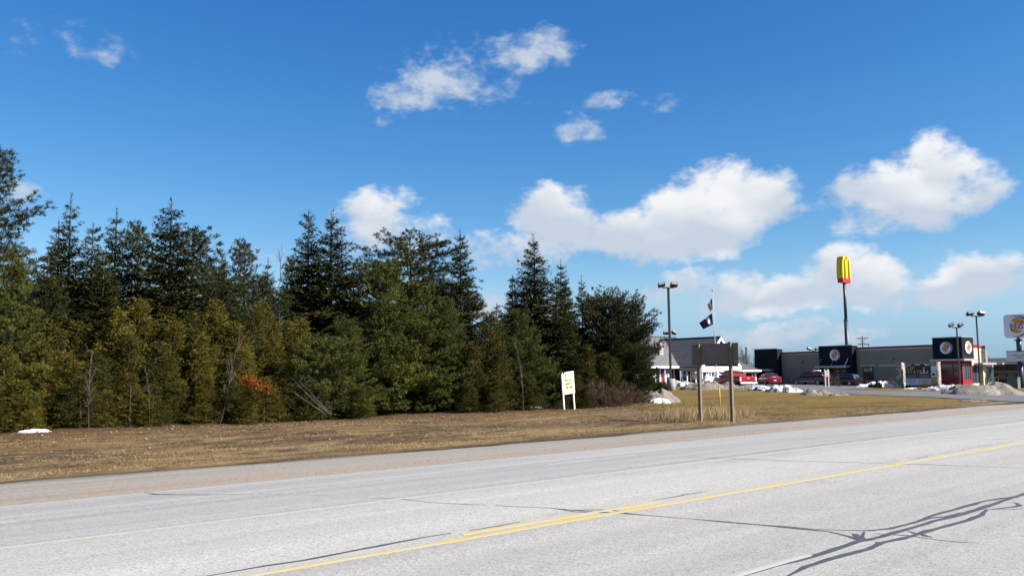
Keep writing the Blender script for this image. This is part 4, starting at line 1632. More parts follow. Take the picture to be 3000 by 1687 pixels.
for i, (px, py, w_, d_, lab) in enumerate(((52, 1258, 2.0, .6, 'long white snow strip under the far left cedars'), (95, 1266, 1.3, .4, 'small white snow strip in front of the far left cedars'), (522, 1238, .6, .35, 'tiny white snow lump below the left cedars'),
                                          (495, 1237, .4, .3, 'tiniest white snow speck below the left cedars'), (1175, 1208, 1.6, .5, 'patchy snow strip under the largest light green pine'), (1590, 1194, 1.7, .45, 'white snow strip left of the white board legs'), (1660, 1190, 1.2, .5, 'snow behind the legs of the white board'))):
    mound('snow_patch', lab, px, py, w_, d_, .12, 'snow', 30 + i, .5, VA, cat='snow')


# ------------------------------------------------------------------ roadside signs
def post_box(mb, x, y, z0, z1, w):
    mb.box(x - w / 2, x + w / 2, y - w / 2, y + w / 2, z0, z1)


# brown sign seen from behind, square to the road
sx = 37.4
yl, yr = 25.35, 23.45
pl, pr_ = at_x(2053, 1237, sx), at_x(2146, 1231, sx)
yl, yr = pl.y, pr_.y
zt = at_x(2053, 1008, sx).z
t = thing('road_sign', 'brown road sign seen from behind on two weathered square wooden posts', 'sign', (sx, (yl + yr) / 2, g1(sx, yl)))
ox, oy, oz = t.location
for (yy, zz) in ((yl, zt), (yr, at_x(2146, 1002, sx).z + .02)):
    mb = MB()
    post_box(mb, 0, yy - oy, -.5, zz - oz, .15)
    part('post', mb, 'wood_post', t, bevel=.008)
y0, y1 = at_x(2027.5, 1040, sx + .1).y, at_x(2164, 1030, sx + .1).y
zb, zt2 = at_x(2090, 1068, sx + .1).z, at_x(2090, 1006, sx + .1).z
ys_ = at_x(2044, 1040, sx + .1).y
part('panel_board', MB().box(.078, .10, y1 - oy, ys_ - oy - .003, zb - oz, zt2 - oz), 'brown_panel', t)
part('panel_board', MB().box(.078, .10, ys_ - oy + .003, y0 - oy, zb - oz - .02, zt2 - oz - .02), 'brown_panel', t)
part('patch_plate', MB().box(.068, .0765, y1 - oy + .04, y1 - oy + .28, zb - oz + .03, zb - oz + .18), 'grey_metal', t)

# white plywood board with flaking lettering
pb = on_ground(1670, 1199)
t = thing('plywood_board', 'leaning white plywood board with flaking yellowed hand lettering on two legs', 'sign', (pb.x, pb.y, g1(pb.x, pb.y)), R(4))
t.rotation_euler = (0, R(-5.0), R(4))
W2, Z0, Z1 = .60, .98, 2.36
part('board', MB().box(-W2, W2, -.012, .012, Z0, Z1), 'white', t)
for x in (-.52, .50):
    part('leg', MB().box(x - .05, x + .05, .0145, .09, -.4, Z1 - .1), 'white_wood', t)
st = MB()
ol = [(-.30, 2.2), (-.02, 2.24), (.02, 2.02), (.30, 1.86), (.42, 1.6), (.44, 1.30), (.05, 1.18), (-.36, 1.10), (-.40, 1.5), (-.26, 1.9)]
st.prism(ol, -.0165, -.0125, 'y')
part('stain', st, 'stain', t)
for (s_, x, z, sz) in (("OR  Y", -.18, 2.12, .24), ("DEVL O'CR", 0, 1.83, .21), ("' MON Y", .0, 1.60, .20), ("ONE  LUNK", .06, 1.38, .20)):
    put_text('lettering', s_, sz, 'ink', t, (x, -.0215, z), (1, 0, 0), (0, 0, 1), fit=(.70 if len(s_) > 6 else .5), extrude=.002, bold=.006, tilt=R(-2))
for (x, z, a) in ((-.42, 1.28, 80), (-.35, 1.13, -15), (.45, 2.0, -50), (.30, 1.22, 12), (.40, 1.72, -40)):
    mb = MB().obox((x, -.0195, z), .16, .003, .015, Matrix.Rotation(R(a), 3, 'Y'))
    part('scratch', mb, 'ink', t)

# yellow marker post
p = on_ground(2110, 1193)
t = thing('marker_post', 'thin yellow marker post standing on the lawn between the sign posts', 'post', (p.x, p.y, g1(p.x, p.y)), R(10))
t.rotation_euler = (0, R(-1.5), 0)
part('tube', MB().tube([(0, 0, -.3), (0, 0, 1.36)], .045, 10), 'yellow', t, True)
part('cap', MB().tube([(0, 0, 1.36), (0, 0, 1.41), (0, 0, 1.43)], [.052, .052, .02], 10), 'yellow', t, True)


# ------------------------------------------------------------------ lamps
def lamp(label, px, Zd, ytop, heads, hs=.7, base=None, rpole=.085, rz=0.0, py=1130):
    p = at_z(px, py, Zd)
    X, Y = p.x, p.y
    z = g1(X, Y)
    h = at_z(px, ytop, Zd).z - z
    t = thing('parking_lot_lamp', label, 'lamp', (X, Y, z), rz, 'parking lot lamps')
    part('pole', MB().box(-rpole, rpole, -rpole, rpole, 0 if not base else base - .02, h - .28), 'dark_metal', t, bevel=.02)
    part('cross_arm', MB().box(-.55 * hs / .7, .55 * hs / .7, -.06, .06, h - .38, h - .27), 'dark_metal', t)
    if base:
        part('concrete_base', MB().tube([(0, 0, -.4), (0, 0, base - .03), (0, 0, base)], [.47, .47, .44], 24), 'concrete', t, True)
    for (x, tilt) in heads:
        hm = Matrix.Rotation(R(tilt), 3, 'Y') @ Matrix.Rotation(R(-24), 3, 'X')
        hd = part('lamp_head', MB().obox((x, 0, h), hs * .98, hs * .8, .34, hm), 'dark_metal', t, bevel=.03)
        part('lens', MB().obox(Vector((x, 0, h)) + hm @ Vector((0, -hs * .405, 0)), hs * .8, .012, .25, hm), 'lens', hd)
        part('bracket', MB().tube([(x * .62, 0, h - .32), (x * .8, 0, h - .1)], .04, 6), 'dark_metal', t)
    return t


LR = R(-43)
lamp('tall double parking lamp on a concrete drum between the woods and red building', 1966, 95, 834, ((-.72, -12), (.62, 6)), .78, 1.22, .12, LR, 1139)
lamp('double parking lamp whose heads peek over the grey roof', 1964, 150, 974, ((-.55, -6), (.85, 30)), .9, None, .09, LR, 1120)
lamp('double parking lamp whose heads show over the roof between navy towers', 2386, 160, 1021, ((-.7, 25), (.7, -8)), .7, None, .09, LR, 1120)
lamp('shorter double lamp before the right navy tower', 2813, 104, 951, ((-.62, -32), (.48, -20)), .62, None, .07, LR, 1133)
lamp('taller double lamp right of the navy corner tower', 2873, 106, 918, ((-.72, -8), (.62, 12)), .78, None, .075, LR, 1133)

# ------------------------------------------------------------------ flag pole and flags
pf = at_z(2099, 1116, 108)
fz = g1(pf.x, pf.y)
ft = at_z(2088, 853, 108).z
t = thing('flag_pole', 'tall white tapered flag pole with gold ball before the red building', 'flag pole', (pf.x, pf.y, fz))
part('pole', MB().tube([(0, 0, -.2), (-.05, 0, (ft - fz) * .5), (-.16, .02, ft - fz)], [.085, .06, .035], 10), 'flag_pole', t, True)
fin = MB()
fin.tube([(-.16, .02, ft - fz), (-.16, .02, ft - fz + .06), (-.16, .02, ft - fz + .16), (-.16, .02, ft - fz + .22)], [.05, .13, .13, .04], 10)
part('finial', fin, 'gold', t, True)


def flag_mesh(px_tl, px_bl, px_tr, px_br, Zd, nu, nv, amp, seed):
    a, b_, c, d_ = [at_z(*q, Zd) for q in (px_tl, px_bl, px_tr, px_br)]
    fw = Vector((math.cos(YAW), math.sin(YAW), 0))
    v = []
    for i in range(nu + 1):
        for j in range(nv + 1):
            u, w = i / nu, j / nv
            p = a.lerp(c, u).lerp(b_.lerp(d_, u), w)
            p = p + fw * (amp * math.sin(u * 7 + w * 2.4 + seed) * u ** .7)
            v.append(p)
    f = [(i * (nv + 1) + j, (i + 1) * (nv + 1) + j, (i + 1) * (nv + 1) + j + 1, i * (nv + 1) + j + 1) for i in range(nu) for j in range(nv)]
    return v, f


def cloth(name, v, f, m, parent, off):
    used = sorted({i for q in f for i in q})
    ren = {i: k for k, i in enumerate(used)}
    v = [v[i] for i in used]
    f = [tuple(ren[i] for i in q) for q in f]
    me = bpy.data.meshes.new(name)
    me.from_pydata([tuple(p - off) for p in v], [], f)
    me.materials.append(M[m])
    me.polygons.foreach_set('use_smooth', [True] * len(me.polygons))
    o = link(name, me, parent)
    s = o.modifiers.new('thickness', 'SOLIDIFY')
    s.thickness = .012
    return o


FZ = 108
# blue state flag: fly blown left
v, f = flag_mesh((2086, 917), (2089, 950), (2050, 945), (2060, 965), FZ, 14, 8, .28, .5)
off = v[0].copy()
t = thing('blue_flag', 'dark blue flag with a crest blowing left, lower flag on the pole', 'flag', off)
cloth('field', v, f, 'flag_blue', t, off)
fw = Vector((math.cos(YAW), math.sin(YAW), 0))


def emblem(u0, u1, w0, w1, m, name, d_=.02):
    vv, ff = flag_mesh((2086, 917), (2089, 950), (2050, 945), (2060, 965), FZ, 14, 8, .28, .5)
    a, b_, c, e = [at_z(*q, FZ) for q in ((2086, 917), (2089, 950), (2050, 945), (2060, 965))]
    V = []
    for (i, j) in [(i, j) for i in range(5) for j in range(5)]:
        q = 2 * math.pi
        x, y = (i / 4 * 2 - 1), (j / 4 * 2 - 1)
        k = max(abs(x), abs(y)) / max(1e-6, math.hypot(x, y)) if (x or y) else 1
        x, y = x * k, y * k
        u = (u0 + u1) / 2 + x * (u1 - u0) / 2
        w = (w0 + w1) / 2 + y * (w1 - w0) / 2
        p = a.lerp(c, u).lerp(b_.lerp(e, u), w) + fw * (.28 * math.sin(u * 7 + w * 2.4 + .5) * u ** .7 - d_)
        V.append(p)
    F = [(i * 5 + j, (i + 1) * 5 + j, (i + 1) * 5 + j + 1, i * 5 + j + 1) for i in range(4) for j in range(4)]
    cloth(name, V, F, m, t, off)


emblem(.26, .52, .22, .82, 'gold', 'crest')
emblem(.30, .47, .42, .80, 'flag_white', 'shield', .034)
emblem(.33, .44, .26, .38, 'flag_red', 'crest_ribbon', .034)
# striped flag hanging nearly limp above it
v, f = flag_mesh((2086.0, 872), (2088.0, 903), (2073, 892), (2079, 917), FZ, 6, 13, .12, 1.3)
off2 = v[0].copy()
t2 = thing('striped_flag', 'limp red and white striped flag with blue corner, upper flag on the pole', 'flag', off2)
for j in range(13):
    for (i0, i1, blue) in ((0, 3, True), (3, 6, False)):
        fs = [(i * 14 + j, (i + 1) * 14 + j, (i + 1) * 14 + j + 1, i * 14 + j + 1) for i in range(i0, i1)]
        if blue and j < 7:
            if j:
                continue
            fs = [(i * 14 + jj, (i + 1) * 14 + jj, (i + 1) * 14 + jj + 1, i * 14 + jj + 1) for i in range(i0, i1) for jj in range(7)]
            cloth('canton', v, fs, 'flag_blue', t2, off2)
        else:
            cloth('stripe', v, fs, 'flag_white' if j % 2 else 'flag_red', t2, off2)


# ------------------------------------------------------------------ red building with shingle roofs
BX, BY, BZ = 99.1, 68.8, .78
cu = thing('office_building', 'red sided office with steep dark shingle roofs, white trim and front gable', 'building', (BX, BY, BZ))


def L(x, y, z):
    return (x - BX, y - BY, z - BZ)


def roof_quad(pts, m, name, thick=.14, parent=None, uvs=(1, 1)):
    """sloping roof plane with thickness; UV in metres for the shingles"""
    P = [Vector(L(*p)) for p in pts]
    n = (P[1] - P[0]).cross(P[2] - P[0]).normalized()
    if n.z < 0:
        P = P[::-1]
        n = -n
    hx = Vector((0, 0, 1)).cross(n).normalized()
    hy = n.cross(hx)
    uv = [((p - P[0]).dot(hx), (p - P[0]).dot(hy)) for p in P]
    mb = MB()
    mb.poly(P, uv)
    low = [p - n * thick for p in P]
    mb.poly(low[::-1])
    for k in range(len(P)):
        a, b_ = k, (k + 1) % len(P)
        mb.quad(P[a], low[a], low[b_], P[b_])
    return part(name, mb, m, parent or cu)


EZ, RZ, MZ = 3.42, 7.2, 7.55
XW0, XW1, XR = 99.1, 108.0, 103.55
YM0, YMR, YM1 = 72.5, 78.5, 84.5
# walls
part('wall', MB().box(*[v_ for pr2 in ((82 - BX, 97.9 - BX), (73.1 - BY, 84.0 - BY), (-.6, EZ - BZ)) for v_ in pr2]), 'red_siding', cu)
part('wall', MB().box(97.9 - BX, 112 - BX, 73.12 - BY, 84.02 - BY, -.6, EZ - BZ), 'red_siding', cu)
# entrance wing: recessed glazed front under the gable
part('wing_wall', MB().box(XW0 + .5 - BX, XW1 - .5 - BX, 70.6 - BY, 73.0 - BY, -.6, EZ - BZ - .02), 'dark_metal', cu, label='dark recessed entrance wall')
ga = MB()
ga.prism([(XW0 + .25 - BX, EZ + .25 - BZ), (XW1 - .25 - BX, EZ + .25 - BZ), (XR - BX, RZ - .3 - BZ)], 69.25 - BY, 69.4 - BY, 'y')
part('gable', ga, 'red_siding', cu)
# roofs
roof_quad([(XW0 - .25, BY - .25, EZ - .2), (XR, BY - .25, RZ), (XR, 79.5, RZ), (XW0 - .25, 74.5, EZ - .2)], 'shingle', 'roof')
roof_quad([(XR, BY - .25, RZ), (XW1 + .25, BY - .25, EZ - .2), (XW1 + .25, 74.5, EZ - .2), (XR, 79.5, RZ)], 'shingle', 'roof')
roof_quad([(80.5, YM0 - .3, EZ - .2), (112.5, YM0 - .3, EZ - .2), (112.5 - 5.5, YMR, MZ), (80.5, YMR, MZ)], 'shingle_l', 'roof')
roof_quad([(80.5, YMR, MZ), (112.5 - 5.5, YMR, MZ), (112.5, YM1 + .3, EZ - .2), (80.5, YM1 + .3, EZ - .2)], 'shingle_l', 'roof')
roof_quad([(112.5, YM0 - .3, EZ - .2), (112.5, YM1 + .3, EZ - .2), (112.5 - 5.5, YMR, MZ)], 'shingle_l', 'roof')
# ridge caps
part('ridge_cap', MB().tube([L(80.5, YMR, MZ + .02), L(107, YMR, MZ + .02)], .09, 6), 'ridge', cu)
part('ridge_cap', MB().tube([L(XR, BY - .27, RZ + .02), L(XR, 78.4, RZ + .02)], .09, 6), 'ridge', cu)
# low right wing with hip roof
part('wall', MB().box(108.02 - BX, 113.9 - BX, 69.9 - BY, 73.1 - BY, -.6, 2.72 - BZ), 'red_siding', cu)
roof_quad([(107.9, 69.3, 2.7), (114.6, 69.3, 2.7), (110.2, 73.3, 5.1), (107.9, 73.3, 5.1)], 'shingle', 'roof')
roof_quad([(114.6, 69.3, 2.7), (114.6, 77, 2.7), (110.2, 73.3, 5.1)], 'shingle', 'roof')
part('fascia', MB().box(107.9 - BX, 114.7 - BX, 69.18 - BY, 69.28 - BY, 2.48 - BZ, 2.72 - BZ), 'white', cu)
part('downpipe', MB().tube([L(114.4, 69.3, 2.5), L(114.0, 69.75, 2.2), L(113.95, 69.8, .5)], .06, 6), 'white', cu)
for x in (108.6, 111.4):
    w_ = part('window', MB().box(x - BX, x + 1.9 - BX, 69.82 - BY, 69.9 - BY, 1.5 - BZ, 2.4 - BZ), 'white', cu)
    part('pane', MB().box(x + .14 - BX, x + 1.76 - BX, 69.79 - BY, 69.83 - BY, 1.62 - BZ, 2.28 - BZ), 'glass', w_)
# fascias and rakes
part('fascia', MB().box(80.5 - BX, XW0 - .27 - BX, YM0 - .42 - BY, YM0 - .32 - BY, EZ - .42 - BZ, EZ - .14 - BZ), 'white', cu)
part('fascia', MB().box(XW0 - .37 - BX, XW0 - .27 - BX, BY - .3 - BY, YM0 - .42 - BY, EZ - .85 - BZ, EZ - .3 - BZ), 'taupe', cu, label='beam along the left side of the entrance, shade put into its taupe colour')  # side fascia in taupe where the front is white: shade put into the colour
part('fascia', MB().box(XW0 - .27 - BX, XW1 + .3 - BX, -.32, -.2, EZ - .95 - BZ, EZ - .22 - BZ), 'white', cu)
for (xa, xb) in ((XW0 - .3, XR), (XW1 + .3, XR)):
    mb = MB()
    a0, a1 = Vector(L(xa, BY - .36, EZ - .25)), Vector(L(xb, BY - .36, RZ - .02))
    dn = Vector((0, 0, -.42))
    dy = Vector((0, .1, 0))
    for q in ((a0, a1, a1 + dn, a0 + dn), (a0 + dy, a1 + dy, a1 + dn + dy, a0 + dn + dy), (a0, a1, a1 + dy, a0 + dy), (a0 + dn, a1 + dn, a1 + dn + dy, a0 + dn + dy)):
        mb.quad(*q)
    part('rake_board', mb, 'white', cu)
# entrance columns, doors, stone pier
for x in (99.15, 100.6, 101.2):
    part('column', MB().box(x - BX, x + .16 - BX, -.12, .04, -.6, EZ - .96 - BZ), 'white', cu)
for y in (69.6, 71.0, 71.7):
    part('column', MB().box(99.0 - BX, 99.14 - BX, y - BY, y + .14 - BY, -.6, EZ - .86 - BZ), 'white', cu)
pier = part('stone_pier', MB().box(104.5 - BX, 105.05 - BX, -.14, .36, -.6, EZ - .97 - BZ), 'stone_d', cu)
for r_ in range(9):
    for c_ in range(2):
        x = 104.48 + c_ * .29 + (.05 if r_ % 2 else 0)
        part('stone', MB().box(x - BX, x + .24 - BX, -.19, -.141, -.3 + r_ * .24, -.3 + r_ * .24 + .2), 'stone_l' if (r_ + c_) % 2 else 'stone_d', pier)
for x in (101.6, 103.1):
    d_ = part('door', MB().box(x - BX, x + 1.2 - BX, 70.5 - BY, 70.59 - BY, -.1, 2.2), 'dark_metal', cu)
    part('pane', MB().box(x + .12 - BX, x + 1.08 - BX, 70.46 - BY, 70.495 - BY, .1, 2.1), 'glass', d_)
for x in (105.6, 106.8):
    d_ = part('window', MB().box(x - BX, x + 1.0 - BX, 70.5 - BY, 70.59 - BY, .3, 2.2), 'white', cu)
    part('pane', MB().box(x + .1 - BX, x + .9 - BX, 70.46 - BY, 70.495 - BY, .4, 2.1), 'glass_b', d_)
d_ = part('side_door', MB().box(99.55 - BX, 99.595 - BX, 70.7 - BY, 72.6 - BY, -.1, 2.2), 'white', cu)
part('pane', MB().box(99.51 - BX, 99.545 - BX, 70.85 - BY, 72.45 - BY, .05, 2.05), 'glass', d_)
# windows of the main front


def xw(px, Y=73.1):
    return at_y(px, 1100, Y).x


for (a_, b_) in ((1905, 1930), (1951, 1970)):
    x0, x1 = xw(a_), xw(b_)
    w_ = part('window', MB().box(x0 - .14 - BX, x1 + .14 - BX, 73.0 - BY, 73.09 - BY, -.05, 2.35), 'white', cu)
    part('pane', MB().box(x0 - BX, x1 - BX, 72.96 - BY, 72.995 - BY, .05, 2.2), 'glass', w_)
    part('blind', MB().box(x0 + .1 - BX, (x0 + x1) / 2 - .1 - BX, 72.93 - BY, 72.955 - BY, 1.0, 2.1), 'blind', w_)
    part('mullion', MB().box((x0 + x1) / 2 - .05 - BX, (x0 + x1) / 2 + .05 - BX, 72.92 - BY, 72.955 - BY, .05, 2.2), 'white', w_)
    part('rail', MB().box(x0 - BX, x1 - BX, 72.925 - BY, 72.957 - BY, .75, .86), 'dark_metal', w_)
for px in (1884, 1903, 1934, 1948, 1974, 1985):
    x = xw(px)
    part('corner_trim', MB().box(x - .07 - BX, x + .07 - BX, 73.0 - BY, 73.095 - BY, -.4, 2.2), 'white', cu)
part('base_stone', MB().box(80 - BX, 98 - BX, 72.9 - BY, 72.985 - BY, -.6, -.1), 'stone_d', cu)
# chimney of pale stone blocks
cx, cy = at_y(1937, 1015, 74.6).x, 74.6
zc0, zc1 = at_y(1937, 1032, 74.6).z - .8, at_y(1937, 1005, 74.6).z
ch = part('chimney', MB().box(cx - .42 - BX, cx + .42 - BX, cy - BY, cy + .45 - BY, zc0 - BZ, zc1 - BZ), 'stone_d', cu)
for r_ in range(9):
    for c_ in range(2):
        x = cx - .42 + c_ * .43 + (.03 if r_ % 2 else 0)
        z = zc0 + (zc1 - zc0) * r_ / 9
        part('stone', MB().box(x - BX, x + .38 - BX, cy - .05 - BY, cy - .003 - BY, z + .02 - BZ, z + (zc1 - zc0) / 9 - BZ), 'stone_l', ch)
part('vent_pipe', MB().tube([L(xw(1926, 75), 75.2, 5.0), L(xw(1926, 75), 75.2, at_y(1926, 990, 75.2).z)], .10, 8), 'grey_metal', cu)
# hanging flower basket ornament on the wall
wx_ = xw(1941)
wr = MB()
for k in range(14):
    q = 6.283 * k / 14
    wr.obox(L(wx_ + .22 * math.cos(q), 72.9, 2.35 + .3 * math.sin(q)), .13, .10, .13, Matrix.Rotation(q, 3, 'Y'))
o = link('wreath', wr.mesh('wreath', 'bark'), None, (BX, BY, BZ))
tag(o, 'dark round wreath hanging on the red wall left of the lamp', 'wreath')

# accessible parking signs
for (px, py_, top, lab) in ((1994, 1114, 1088, 'blue parking sign on a white post before the glass entrance'), (1948, 1118, 1086, 'blue parking sign on a white post left of the concrete lamp base')):
    p = at_z(px, py_, 112)
    z = g1(p.x, p.y)
    zt = at_z(px, top, 112).z
    t = thing('parking_sign', lab, 'sign', (p.x, p.y, z), R(12), 'blue parking signs')
    part('post', MB().tube([(0, 0, -.2), (0, 0, zt - z - .05)], .035, 8), 'white', t)
    pn = part('panel', MB().box(-.2, .2, -.055, -.038, zt - z - .68, zt - z), 'blue_sign', t)
    part('border', MB().box(-.225, .225, -.0375, -.033, zt - z - .71, zt - z + .03), 'white', t)
    # wheelchair mark: head, back, seat, wheel ring
    c0 = zt - z - .36
    sy = MB()
    sy.disc((-.02, -.060, c0 + .2), .04, 'y', 12, t=.006)
    sy.obox((-.02, -.060, c0 + .07), .045, .006, .17)
    sy.obox((.04, -.060, c0), .13, .006, .035)
    for k in range(12):
        q = R(200 + k * 17)
        sy.obox((-.01 + .11 * math.cos(q), -.060, c0 - .05 + .11 * math.sin(q)), .05, .006, .03, Matrix.Rotation(-q + math.pi / 2, 3, 'Y'))
    part('wheelchair_mark', sy, 'logo_white', t)


# ------------------------------------------------------------------ burger restaurant
RX, RY, RZ0 = 119.0, 43.2, .12
RROT = math.atan2(.985, .17) - math.pi / 2
bk = thing('restaurant', 'low taupe restaurant with navy towers, red roof edge and round burger logos', 'building', (RX, RY, RZ0), RROT)


def B(name, x0, x1, y0, y1, z0, z1, m, parent=None, **kw):
    return part(name, MB().box(x0, x1, y0, y1, z0 - RZ0 if z0 > -.3 else z0, z1 - RZ0), m, parent or bk, **kw)


# core volume and wall panels (upper / lower), with joints
B('core_wall', .12, 5.7, .12, 32.6, -.5, 5.15, 'taupe_low_shaded')
B('rear_wall', 5.702, 11.8, 3.0, 32.4, -.5, 5.0, 'taupe_low_shaded')
segs = ((3.43, 15.2, 5.72), (20.8, 28.4, 5.42))
for (a_, b_, zt_) in segs:
    n = 3 if b_ - a_ > 9 else 2
    for k in range(n):
        u0, u1 = a_ + (b_ - a_) * k / n + .006, a_ + (b_ - a_) * (k + 1) / n - .006
        B('wall_panel', 0, .117, u0, u1, 2.62, zt_ - .42, 'taupe')
        B('wall_panel', 0, .117, u0, u1, -.5, 2.605, 'taupe_low_shaded')
    B('silver_band', -.06, .3, a_, b_, zt_ - .41, zt_ - .27, 'silver')
    B('red_parapet', -.03, .3, a_, b_, zt_ - .268, zt_, 'red_trim')
# front wall toward the main road, sunlight put into its lighter colour
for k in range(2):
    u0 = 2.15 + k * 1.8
    B('wall_panel', u0, u0 + 1.79, .0, .117, 2.62, 5.2, 'cream_sunlit')
    B('wall_panel', u0, u0 + 1.79, .0, .117, -.5, 2.605, 'cream_sunlit')
B('red_parapet', 2.13, 4.1, -.05, .3, 5.22, 5.62, 'red_trim')
B('red_parapet', 4.12, 5.75, -.03, .3, 5.16, 5.5, 'red_trim')
B('canopy', 3.0, 8.1, -1.1, -.003, 3.02, 3.28, 'silver')
B('low_wall', 5.76, 8.0, .3, .6, -.5, 3.0, 'cream_sunlit')
for k, u0 in enumerate((2.35, 3.05, 3.75)):
    w_ = B('window', u0, u0 + .62, -.05, -.003, .7, 2.95, 'dark_metal')
    B('pane', u0 + .06, u0 + .56, -.075, -.053, .8, 2.88, 'glass_b', w_)
B('pilaster', 4.5, 4.72, -.25, -.003, -.5, 2.95, 'cream_sunlit')
for u0 in (5.0, 6.0, 7.0):
    w_ = B('window', u0, u0 + .85, .2, .295, .6, 2.7, 'dark_metal')
    B('pane', u0 + .08, u0 + .77, .17, .198, .7, 2.6, 'glass_b', w_)
# corner tower
B('tower', -.55, 2.1, -.5, 3.43, 3.78, 6.5, 'navy')
B('tower_cap', -.62, 2.17, -.57, 3.5, 6.502, 6.6, 'silver')
B('canopy', -1.0, 2.4, -.95, 3.6, 3.53, 3.777, 'silver')
B('red_frame', -.3, 1.95, -.25, 3.3, -.5, 1.12, 'red_trim')
B('mullion', 1.1, 1.16, -.215, -.185, 1.125, 3.195, 'dark_metal')
B('red_frame', -.3, 1.95, -.25, 3.3, 3.2, 3.528, 'red_trim')
B('red_jamb', -.3, -.1, 3.1, 3.3, 1.123, 3.197, 'red_trim')
B('red_jamb', -.3, -.1, -.25, -.05, 1.123, 3.197, 'red_trim')
B('red_jamb', 1.62, 1.95, -.25, -.05, 1.123, 3.197, 'red_trim')
w_ = B('window', -.22, -.15, -.04, 3.09, 1.125, 3.195, 'glass')
B('mullion', -.26, -.225, 1.0, 1.08, 1.125, 3.195, 'dark_metal', w_)
w_ = B('window', -.09, 1.61, -.18, -.12, 1.125, 3.195, 'glass_b')
B('mullion', .6, .68, -.215, -.185, 1.125, 3.195, 'dark_metal', w_)
# middle tower with canopy and door
B('tower', -.95, .3, 15.2, 20.8, 3.1, 6.02, 'navy')
B('tower_cap', -1.0, .35, 15.15, 20.85, 6.022, 6.1, 'silver')
B('tower_leg', -.95, .114, 15.2, 16.3, -.5, 3.097, 'navy')
B('tower_leg', -.95, .114, 19.7, 20.8, -.5, 3.097, 'navy')
B('canopy', -1.9, -.955, 15.6, 20.9, 2.93, 3.2, 'silver')
for y in (15.9, 18.2, 20.4):
    part('tie_rod', MB().tube([(-1.8, y, 3.2 - RZ0), (-.96, y, 4.2 - RZ0)], .05, 6), 'white' if y < 16 else 'grey_metal', bk)
d_ = B('door', .03, .09, 16.4, 17.9, .1, 2.6, 'dark_metal')
B('pane', .0, .027, 16.5, 17.8, .2, 2.45, 'glass_b', d_)
d_ = B('window', .03, .09, 18.0, 19.6, .7, 2.6, 'dark_metal')
B('pane', .0, .027, 18.1, 19.5, .8, 2.5, 'glass', d_)
# far tower
B('tower', -.95, .3, 28.4, 32.9, 2.75, 5.95, 'navy')
B('tower_cap', -1.0, .35, 28.35, 32.95, 5.952, 6.03, 'silver')
B('tower_leg', -.95, .114, 28.4, 29.3, -.5, 2.747, 'navy')
B('tower_leg', -.95, .114, 32.0, 32.9, -.5, 2.747, 'navy')
B('canopy', -1.7, -.955, 29.2, 32.8, 2.62, 2.86, 'silver')
# stone clad window bay and side window on the long wall
B('window_head', -.12, -.003, 12.2, 14.6, 3.05, 3.2, 'silver')
d_ = B('window', -.08, -.003, 12.6, 14.2, .5, 2.95, 'dark_metal')
B('pane', -.11, -.083, 12.75, 13.35, .6, 2.85, 'glass', d_)
B('pane', -.11, -.083, 13.45, 14.05, .6, 2.85, 'glass', d_)
B('awning_beam', -.2, -.003, 4.2, 11.6, 3.0, 3.2, 'silver')
# wall lights
for y in (9.6, 24.6):
    part('wall_light', MB().obox((-.18, y, 3.95 - RZ0), .34, .5, .22), 'grey_metal', bk, bevel=.05)


def ring_seg(mb, r0, r1, a0, a1, cx_, cz, x0, x1, n=20, taper=True):
    """crescent in the y-z plane"""
    for k in range(n):
        t0, t1 = k / n, (k + 1) / n
        q0, q1 = R(a0 + (a1 - a0) * t0), R(a0 + (a1 - a0) * t1)
        w0 = (math.sin(math.pi * t0) if taper else 1) * (r1 - r0)
        w1 = (math.sin(math.pi * t1) if taper else 1) * (r1 - r0)
        mb.quad((x0, cx_ + r1 * math.cos(q0), cz + r1 * math.sin(q0)), (x0, cx_ + r1 * math.cos(q1), cz + r1 * math.sin(q1)),
                (x0, cx_ + (r1 - w1) * math.cos(q1), cz + (r1 - w1) * math.sin(q1)), (x0, cx_ + (r1 - w0) * math.cos(q0), cz + (r1 - w0) * math.sin(q0)))


def bun(mb, cx_, cz, rx, ry, top, x, cut, n=18):
    pts = []
    for k in range(n + 1):
        q = math.pi * k / n
        y, z = rx * math.cos(q), ry * math.sin(q)
        pts.append((y, z if top else -z))
    tl = R(11)
    P = []
    for (y, z) in pts:
        z += cut if top else -cut
        P.append((x, cx_ + (y * math.cos(tl) - z * math.sin(tl)), cz + (y * math.sin(tl) + z * math.cos(tl))))
    mb.poly(P)


def logo(parent, r, m4, plate=True):
    """round burger logo in a local y-z plane facing -x; text reads towards -y"""
    root = part('logo_disc', MB().disc((0, 0, 0), r, 'x', 36, t=.12), 'logo_white', parent, bevel=.01)
    root.matrix_local = m4
    s = -1  # right hand side as seen is -y
    cr = MB()
    ring_seg(cr, r * .80, r * .97, -60, -310, 0, 0, -.066, -.066, 30)
    part('blue_crescent', cr, 'logo_blue', root)
    b_ = MB()
    bun(b_, 0, r * .05, -r * .52, r * .50, True, -.067, r * .26)
    part('bun', b_, 'logo_orange', root)
    b_ = MB()
    bun(b_, 0, -r * .06, -r * .50, r * .34, False, -.067, r * .27)
    part('bun', b_, 'logo_orange', root)
    put_text('lettering', 'BURGER', r * .44, 'logo_red', root, (-.072, -r * .02, r * .17), (0, -1, 0), (0, 0, 1), fit=r * 1.28, extrude=.004, bold=r * .012, tilt=R(11))
    put_text('lettering', 'KING', r * .52, 'logo_red', root, (-.072, r * .02, -r * .17), (0, -1, 0), (0, 0, 1), fit=r * 1.06, extrude=.004, bold=r * .012, tilt=R(11))
    return root


